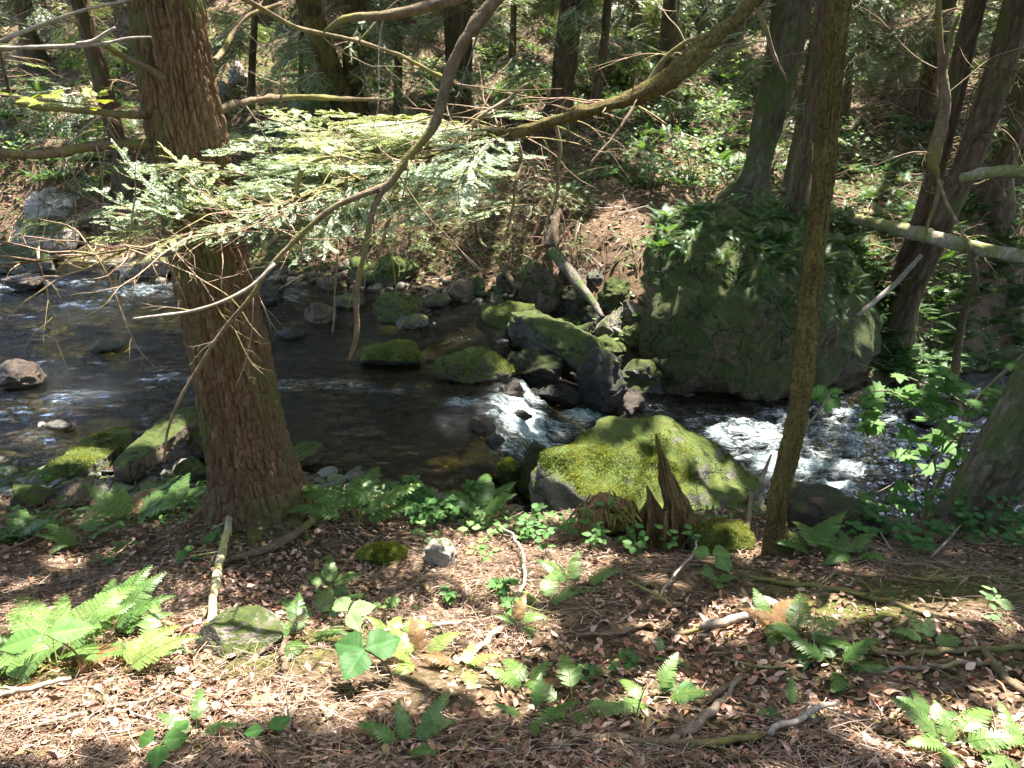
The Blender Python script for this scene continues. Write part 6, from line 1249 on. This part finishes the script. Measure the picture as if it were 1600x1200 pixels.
for k in range(130):
    q = np.array([rg.uniform(-.19, .19), rg.uniform(-.17, .05), 0]); q[2] = .11*math.sqrt(max(0, 1-(q[0]/.21)**2))*rg.uniform(.2, 1.0); d = np.array([q[0]*1.6+rg.normal()*.3, -.5+rg.normal()*.3, -.55]); L = rg.uniform(.08, .24)
    V, Fc, _ = tube(np.array([q-d*L*.22+[0, 0, .01], q, q+d*L*.6]), np.array([.002, rg.uniform(.006, .013), .004]), 5, 8); sm.add(V, Fc, np.array((1, .9, .8))*rg.uniform(.6, 1.4))
o = sm.build('rotten_log', WOOD); o.scale = (.8, .8, .72); o.location = (rw+np.array([0, .16, .07])).tolist(); tag(o, 'crumbling fibrous brown rotten wood heaped against the big mossy boulder', 'rotten log')
stick('short broken piece of red rotten wood before the stump', [(915, 842, 26), (950, 836, 30), (990, 826, 28), (1005, 822, 20)], WOOD, seed=41, name='rotten_log', cat='rotten log', seg=16, group=None, amp=.4)
# ------------------------------------------------------------------ unseen tree crowns shaped for the light: gaps cut along sun rays to lit patches
A1 = np.cross(SUN, [0, 0, 1.]); A1 /= np.linalg.norm(A1); A2 = np.cross(SUN, A1)
GRID = .05; _cr = np.array([(a, b, c) for a in (-14, 18) for b in (-15, 34) for c in (0, 15)], float); G0_ = np.array([(_cr@A1).min(), (_cr@A2).min()]); GN = (int(((_cr@A1).max()-G0_[0])/GRID)+2, int(((_cr@A2).max()-G0_[1])/GRID)+2); HOLE = np.zeros(GN, bool)
def punch(P, r):
    a = np.stack([P@A1, P@A2], -1)
    for q, rr in zip(a, np.broadcast_to(r, (len(a),))):
        c = ((q-G0_)/GRID).astype(int); k = int(rr/GRID)+1
        x0, x1 = max(0, c[0]-k), min(GN[0], c[0]+k+1); y0_, y1_ = max(0, c[1]-k), min(GN[1], c[1]+k+1)
        if x1 <= x0 or y1_ <= y0_: continue
        gx_, gy_ = np.ogrid[x0:x1, y0_:y1_]; HOLE[x0:x1, y0_:y1_] |= (gx_-c[0])**2+(gy_-c[1])**2 <= (rr/GRID)**2
# px, py, rx, ry, share of the ellipse that is lit, world depth (None = ground), spot radius
LIT = [(230, 1080, 290, 58, 1.5, None, .13), (60, 1100, 120, 40, 1., None, .12), (450, 1030, 160, 45, .8, None, .10), (600, 930, 240, 70, .38, None, .09), (600, 1050, 180, 60, .5, None, .09), (780, 900, 120, 50, .5, None, .08), (500, 850, 110, 25, .5, None, .08), (700, 1000, 150, 60, .6, None, .08), (830, 1090, 80, 30, .2, None, .07),
 (350, 990, 70, 30, .8, None, .08), (1180, 965, 75, 25, .7, None, .07), (1060, 985, 60, 18, .5, None, .06), (1320, 955, 130, 10, .6, None, .05), (1490, 960, 90, 12, .4, None, .05), (1020, 1090, 40, 20, .35, None, .06), (1500, 1170, 110, 40, .55, None, .07), (1590, 1120, 40, 40, .15, None, .06), (180, 1010, 70, 60, .3, None, .07), (290, 860, 60, 16, .3, None, .06), (130, 900, 120, 25, .2, None, .06), (1400, 1100, 40, 10, .05, None, .04),
 (930, 730, 60, 34, 1., 4.5, .09), (985, 775, 60, 32, .9, 4.3, .09), (895, 705, 40, 20, .8, 4.6, .08), (1080, 700, 60, 20, .25, 4.7, .06), (1090, 790, 40, 30, .25, 4.2, .06), (1060, 660, 50, 10, .4, 4.9, .07), (1150, 715, 40, 12, .3, 4.7, .05),
 (160, 690, 60, 20, .6, 5.2, .08), (260, 650, 60, 18, .35, 5.3, .07), (540, 770, 60, 30, .7, 4.0, .09), (860, 830, 50, 20, .6, 3.7, .08), (220, 790, 70, 30, .35, 3.9, .08), (750, 790, 30, 20, .3, 4., .07),
 (250, 300, 110, 70, 1., 3.0, .13), (420, 260, 110, 70, 1., 3.3, .14), (560, 240, 120, 60, 1., 3.8, .15), (700, 250, 120, 50, .95, 3.8, .14), (830, 240, 90, 60, .8, 3.7, .12), (480, 330, 130, 50, .9, 3.1, .12), (620, 320, 130, 60, .9, 3.3, .12), (760, 330, 100, 60, .8, 3.4, .12), (830, 180, 120, 30, .6, 3.5, .1), (200, 390, 150, 14, .8, 2.7, .1), (100, 70, 110, 14, .8, 2.4, .1), (280, 480, 90, 20, .6, 2.2, .06), (1000, 140, 60, 30, .3, 3.45, .08), (480, 360, 60, 50, .6, 2.35, .06), (1280, 400, 15, 250, .2, 3.5, .06),
 (60, 330, 80, 60, 1.8, None, .2), (75, 320, 50, 40, 1.2, 11., .2), (200, 410, 70, 20, .6, None, .15), (80, 448, 110, 14, .9, None, .2), (230, 450, 60, 25, .8, None, .2), (130, 620, 60, 16, .9, None, .14), (150, 500, 70, 30, .4, None, .15), (40, 590, 50, 20, .5, None, .12), (300, 440, 60, 30, .6, None, .15), (30, 680, 60, 20, .3, None, .12), (700, 640, 120, 30, .12, None, .1),
 (590, 400, 150, 35, .75, None, .16), (720, 430, 110, 25, .6, None, .15), (640, 330, 160, 50, .7, None, .2), (820, 380, 80, 40, .6, None, .16), (480, 400, 80, 30, .5, None, .16), (800, 480, 50, 20, .35, None, .1), (650, 480, 80, 30, .2, None, .1), (740, 500, 90, 30, .2, None, .1),
 (965, 400, 65, 65, 1.8, None, .18), (960, 480, 70, 50, .8, 8.6, .13), (1000, 530, 50, 25, .8, 7.9, .1), (950, 545, 40, 15, .7, 7.6, .1), (860, 450, 40, 40, .5, 9., .12), (1000, 590, 40, 25, .7, 7.2, .1), (820, 500, 40, 15, .4, 8.2, .1), (800, 650, 40, 40, .5, None, .12),
 (850, 110, 130, 65, 1.8, None, .35), (960, 130, 60, 60, 1.0, None, .3), (670, 140, 90, 45, 1.2, None, .3), (380, 60, 70, 65, 1.4, None, .4), (430, 120, 70, 50, .3, None, .3), (780, 60, 80, 40, .4, None, .35), (1100, 160, 90, 40, .5, None, .22), (1090, 250, 110, 50, .6, None, .2), (1160, 300, 80, 30, .5, None, .2), (1230, 265, 55, 55, 2., None, .25), (1370, 305, 70, 28, 1.7, None, .22), (1330, 300, 60, 20, .5, None, .2), (1530, 400, 100, 28, 1.4, None, .18), (1460, 365, 90, 15, .7, 8.1, .12), (1560, 470, 60, 40, .3, None, .14), (1410, 540, 40, 40, .5, None, .14), (1480, 605, 50, 12, .8, None, .14), (1400, 440, 30, 80, .35, 8.5, .1), (1450, 30, 80, 40, .5, None, .3), (1310, 150, 30, 50, .3, None, .25), (1500, 90, 50, 40, .5, None, .3), (100, 200, 120, 80, .3, None, .3), (60, 80, 60, 60, .3, None, .3), (1340, 410, 70, 40, .3, None, .15), (700, 60, 200, 60, .12, None, .3), (250, 200, 60, 60, .3, None, .25), (560, 100, 100, 60, .15, None, .25),
 (1210, 700, 60, 30, .7, None, .12), (1270, 740, 50, 25, .9, None, .12), (1170, 680, 50, 18, .5, None, .1), (1340, 670, 50, 18, .5, None, .1), (1450, 700, 90, 40, .4, 4.0, .08), (1420, 620, 90, 50, .25, 3.85, .07), (1330, 790, 90, 16, .3, None, .07), (1180, 860, 30, 15, .3, None, .05), (1120, 470, 60, 60, .12, 8., .1), (1060, 410, 60, 40, .3, 8.3, .12)]
LIT += [(950, 500, 70, 50, .9, 8.2, .13), (980, 525, 60, 30, .9, 7.9, .12), (930, 450, 60, 40, .7, 9.0, .14), (850, 470, 50, 40, .6, 8.8, .12), (870, 530, 80, 30, .35, 8., .1), (900, 110, 200, 100, .5, None, .3), (1320, 120, 260, 110, .25, None, .25), (520, 100, 260, 100, .35, None, .3), (1080, 200, 120, 80, .3, None, .2), (1450, 430, 150, 120, .3, None, .13), (100, 130, 130, 120, .2, None, .25), (1050, 220, 130, 90, .35, None, .16), (300, 885, 220, 40, .3, None, .08), (700, 870, 260, 40, .35, None, .08), (1150, 900, 200, 30, .15, None, .06)]
rr_ = np.random.default_rng(3)
for (px, py, rx, ry, f, Yd, sr_) in LIT:
    near_ = Yd is None and py > 800; n = max(3, int(f*(80 if near_ and f < .9 else 34))); sr_ = sr_*(.62 if near_ and f < .9 else 1); a = rr_.uniform(0, 6.28, n); q = np.sqrt(rr_.uniform(0, 1, n)); X_ = px+rx*q*np.cos(a); Y_ = py+ry*q*np.sin(a)
    P = cast(X_, Y_) if Yd is None else atY(X_, Y_, Yd)
    punch(P, sr_*rr_.uniform(.45, 1.15, n)*(.75 if f < .5 else 1.))
# crown material positions: clumps in a layer above the view
NC = 12100; cx_ = rr_.uniform(-12, 17, NC); cy_ = rr_.uniform(1.9, 31, NC); cx_[-2600:] = rr_.uniform(-11, 12, 2600); cy_[-2600:] = rr_.uniform(-13, -1.5, 2600); low_ = 5.2+.17*np.maximum(cy_-4, 0)-.15*np.maximum(-1-cy_, 0); cz_ = low_+rr_.uniform(0, 1, NC)**1.3*4.5  # last clumps, behind the camera with no trunks, are added to cut sky fill
m = 20; K = NC*m; Pc = np.repeat(np.stack([cx_, cy_, cz_], -1), m, 0)+rr_.normal(size=(K, 3))*[.42, .42, .13]
S_ = rr_.uniform(.14, .28, K)
_cv = np.array([[0, 0, 0], [.32, .35, .02], [.12, .5, 0], [.4, .7, -.03], [.1, .8, 0], [0, 1.1, -.05], [-.12, .78, 0], [-.38, .68, -.03], [-.12, .48, 0], [-.34, .33, .02]])
a_ = rr_.uniform(0, 6.28, K); Yd_ = np.stack([np.cos(a_), np.sin(a_), rr_.normal(0, .2, K)], -1); Zd_ = SUN*.6+np.array([0, 0, .5])+rr_.normal(0, .33, (K, 3)); Mx_ = basis(Yd_, Zd_)
# a leaf that would reach into a gap is left out
keep = np.ones(K, bool)
for q_ in _cv[[0, 1, 3, 5, 7, 9, 2, 8]]:
    w_ = Pc+np.einsum('nij,j->ni', Mx_, q_)*S_[:, None]; ij = ((np.stack([w_@A1, w_@A2], -1)-G0_)/GRID).astype(int)
    ok = (ij >= 0).all(1) & (ij < np.array(GN)).all(1); ij = np.clip(ij, 0, np.array(GN)-1); keep &= ~(HOLE[ij[:, 0], ij[:, 1]] & ok)
Pc = Pc[keep]; S_ = S_[keep]; Mx_ = Mx_[keep]
tri = np.array([[0, 1, 2], [0, 2, 8], [0, 8, 9], [2, 3, 4], [2, 4, 6], [2, 6, 8], [8, 6, 7], [4, 5, 6]])
SHADE_CROWN = mat_leaf('shade_crown_foliage', .45, .5, .35, .1, (1.25, 1.2, .5))
tops = np.array([t[2][:2] for t in TREES]); own = np.argmin(((Pc[:, None, :2]-tops[None])**2).sum(-1), 1)
for ti, (root, foot, top, P_, R__) in enumerate(TREES):
    sel = own == ti
    if sel.sum() < 5: continue
    p = Pc[sel]-foot; n = len(p); 
    V, Fc = inst(_cv, tri, Mx_[sel], p, S_[sel]); mb = MB(); mb.add(V, Fc, np.repeat(np.array((.065, .125, .035))*rr_.uniform(.7, 1.3, (n, 1)), len(_cv), 0))
    mb.build('crown', SHADE_CROWN, root)
    # boughs that carry the crown, all above the view
    mbb = MB(); tp = top-foot
    for _ in range(14):
        q = p[rr_.integers(n)]; zz = min(q[2]-.4, tp[2]); f = max(0., min(1., (zz)/max(tp[2], .1))); s0 = tp*f
        if zz < 3.2 or s0[2]+foot[2] < 4.3+.1*foot[1]: continue
        V, Fc, _ = tube(np.array([s0, (s0+q)/2+[0, 0, .25], q]), np.array([.035, .02, .006]), 5, 8); mbb.add(V, Fc)
    if mbb.n: mbb.build('boughs', BARK_DARK, root)
# ------------------------------------------------------------------ light, world, camera
wd = bpy.data.worlds.new('World'); scene.world = wd; wd.use_nodes = True
nt = wd.node_tree; bg = nt.nodes['Background']; sky = nt.nodes.new('ShaderNodeTexSky'); sky.sky_type = 'NISHITA'; sky.sun_disc = False; sky.dust_density = 2.5; sky.ozone_density = .3
el = math.asin(SUN[2]); sky.sun_elevation = el; sky.sun_rotation = math.atan2(SUN[0], SUN[1])
nt.links.new(sky.outputs[0], bg.inputs[0]); bg.inputs[1].default_value = .15
sl = bpy.data.lights.new('sun', 'SUN'); sl.energy = 5.0; sl.angle = math.radians(.53); sl.color = (1, .95, .87)
so = bpy.data.objects.new('sun', sl); COL.objects.link(so); so.rotation_euler = Vector(SUN).to_track_quat('Z', 'Y').to_euler(); so.location = (-5, 12, 30)
cam = bpy.data.cameras.new('camera'); co = bpy.data.objects.new('camera', cam); COL.objects.link(co)
cam.sensor_fit = 'HORIZONTAL'; cam.sensor_width = 36; cam.lens = F/1600*36; cam.clip_end = 600; cam.clip_start = .05
co.location = CAM; co.rotation_euler = (math.pi/2-PITCH, 0, 0); scene.camera = co
vs = scene.view_settings; vs.view_transform = 'Standard'; vs.look = 'None'; vs.gamma = 1; vs.exposure = EXPOSURE
scene.render.resolution_x = 1024; scene.render.resolution_y = 768
cy = scene.cycles; cy.max_bounces = 6; cy.diffuse_bounces = 3; cy.glossy_bounces = 2; cy.transmission_bounces = 3; cy.transparent_max_bounces = 6
cy.caustics_reflective = False; cy.caustics_refractive = False; cy.sample_clamp_indirect = 6; cy.use_denoising = True
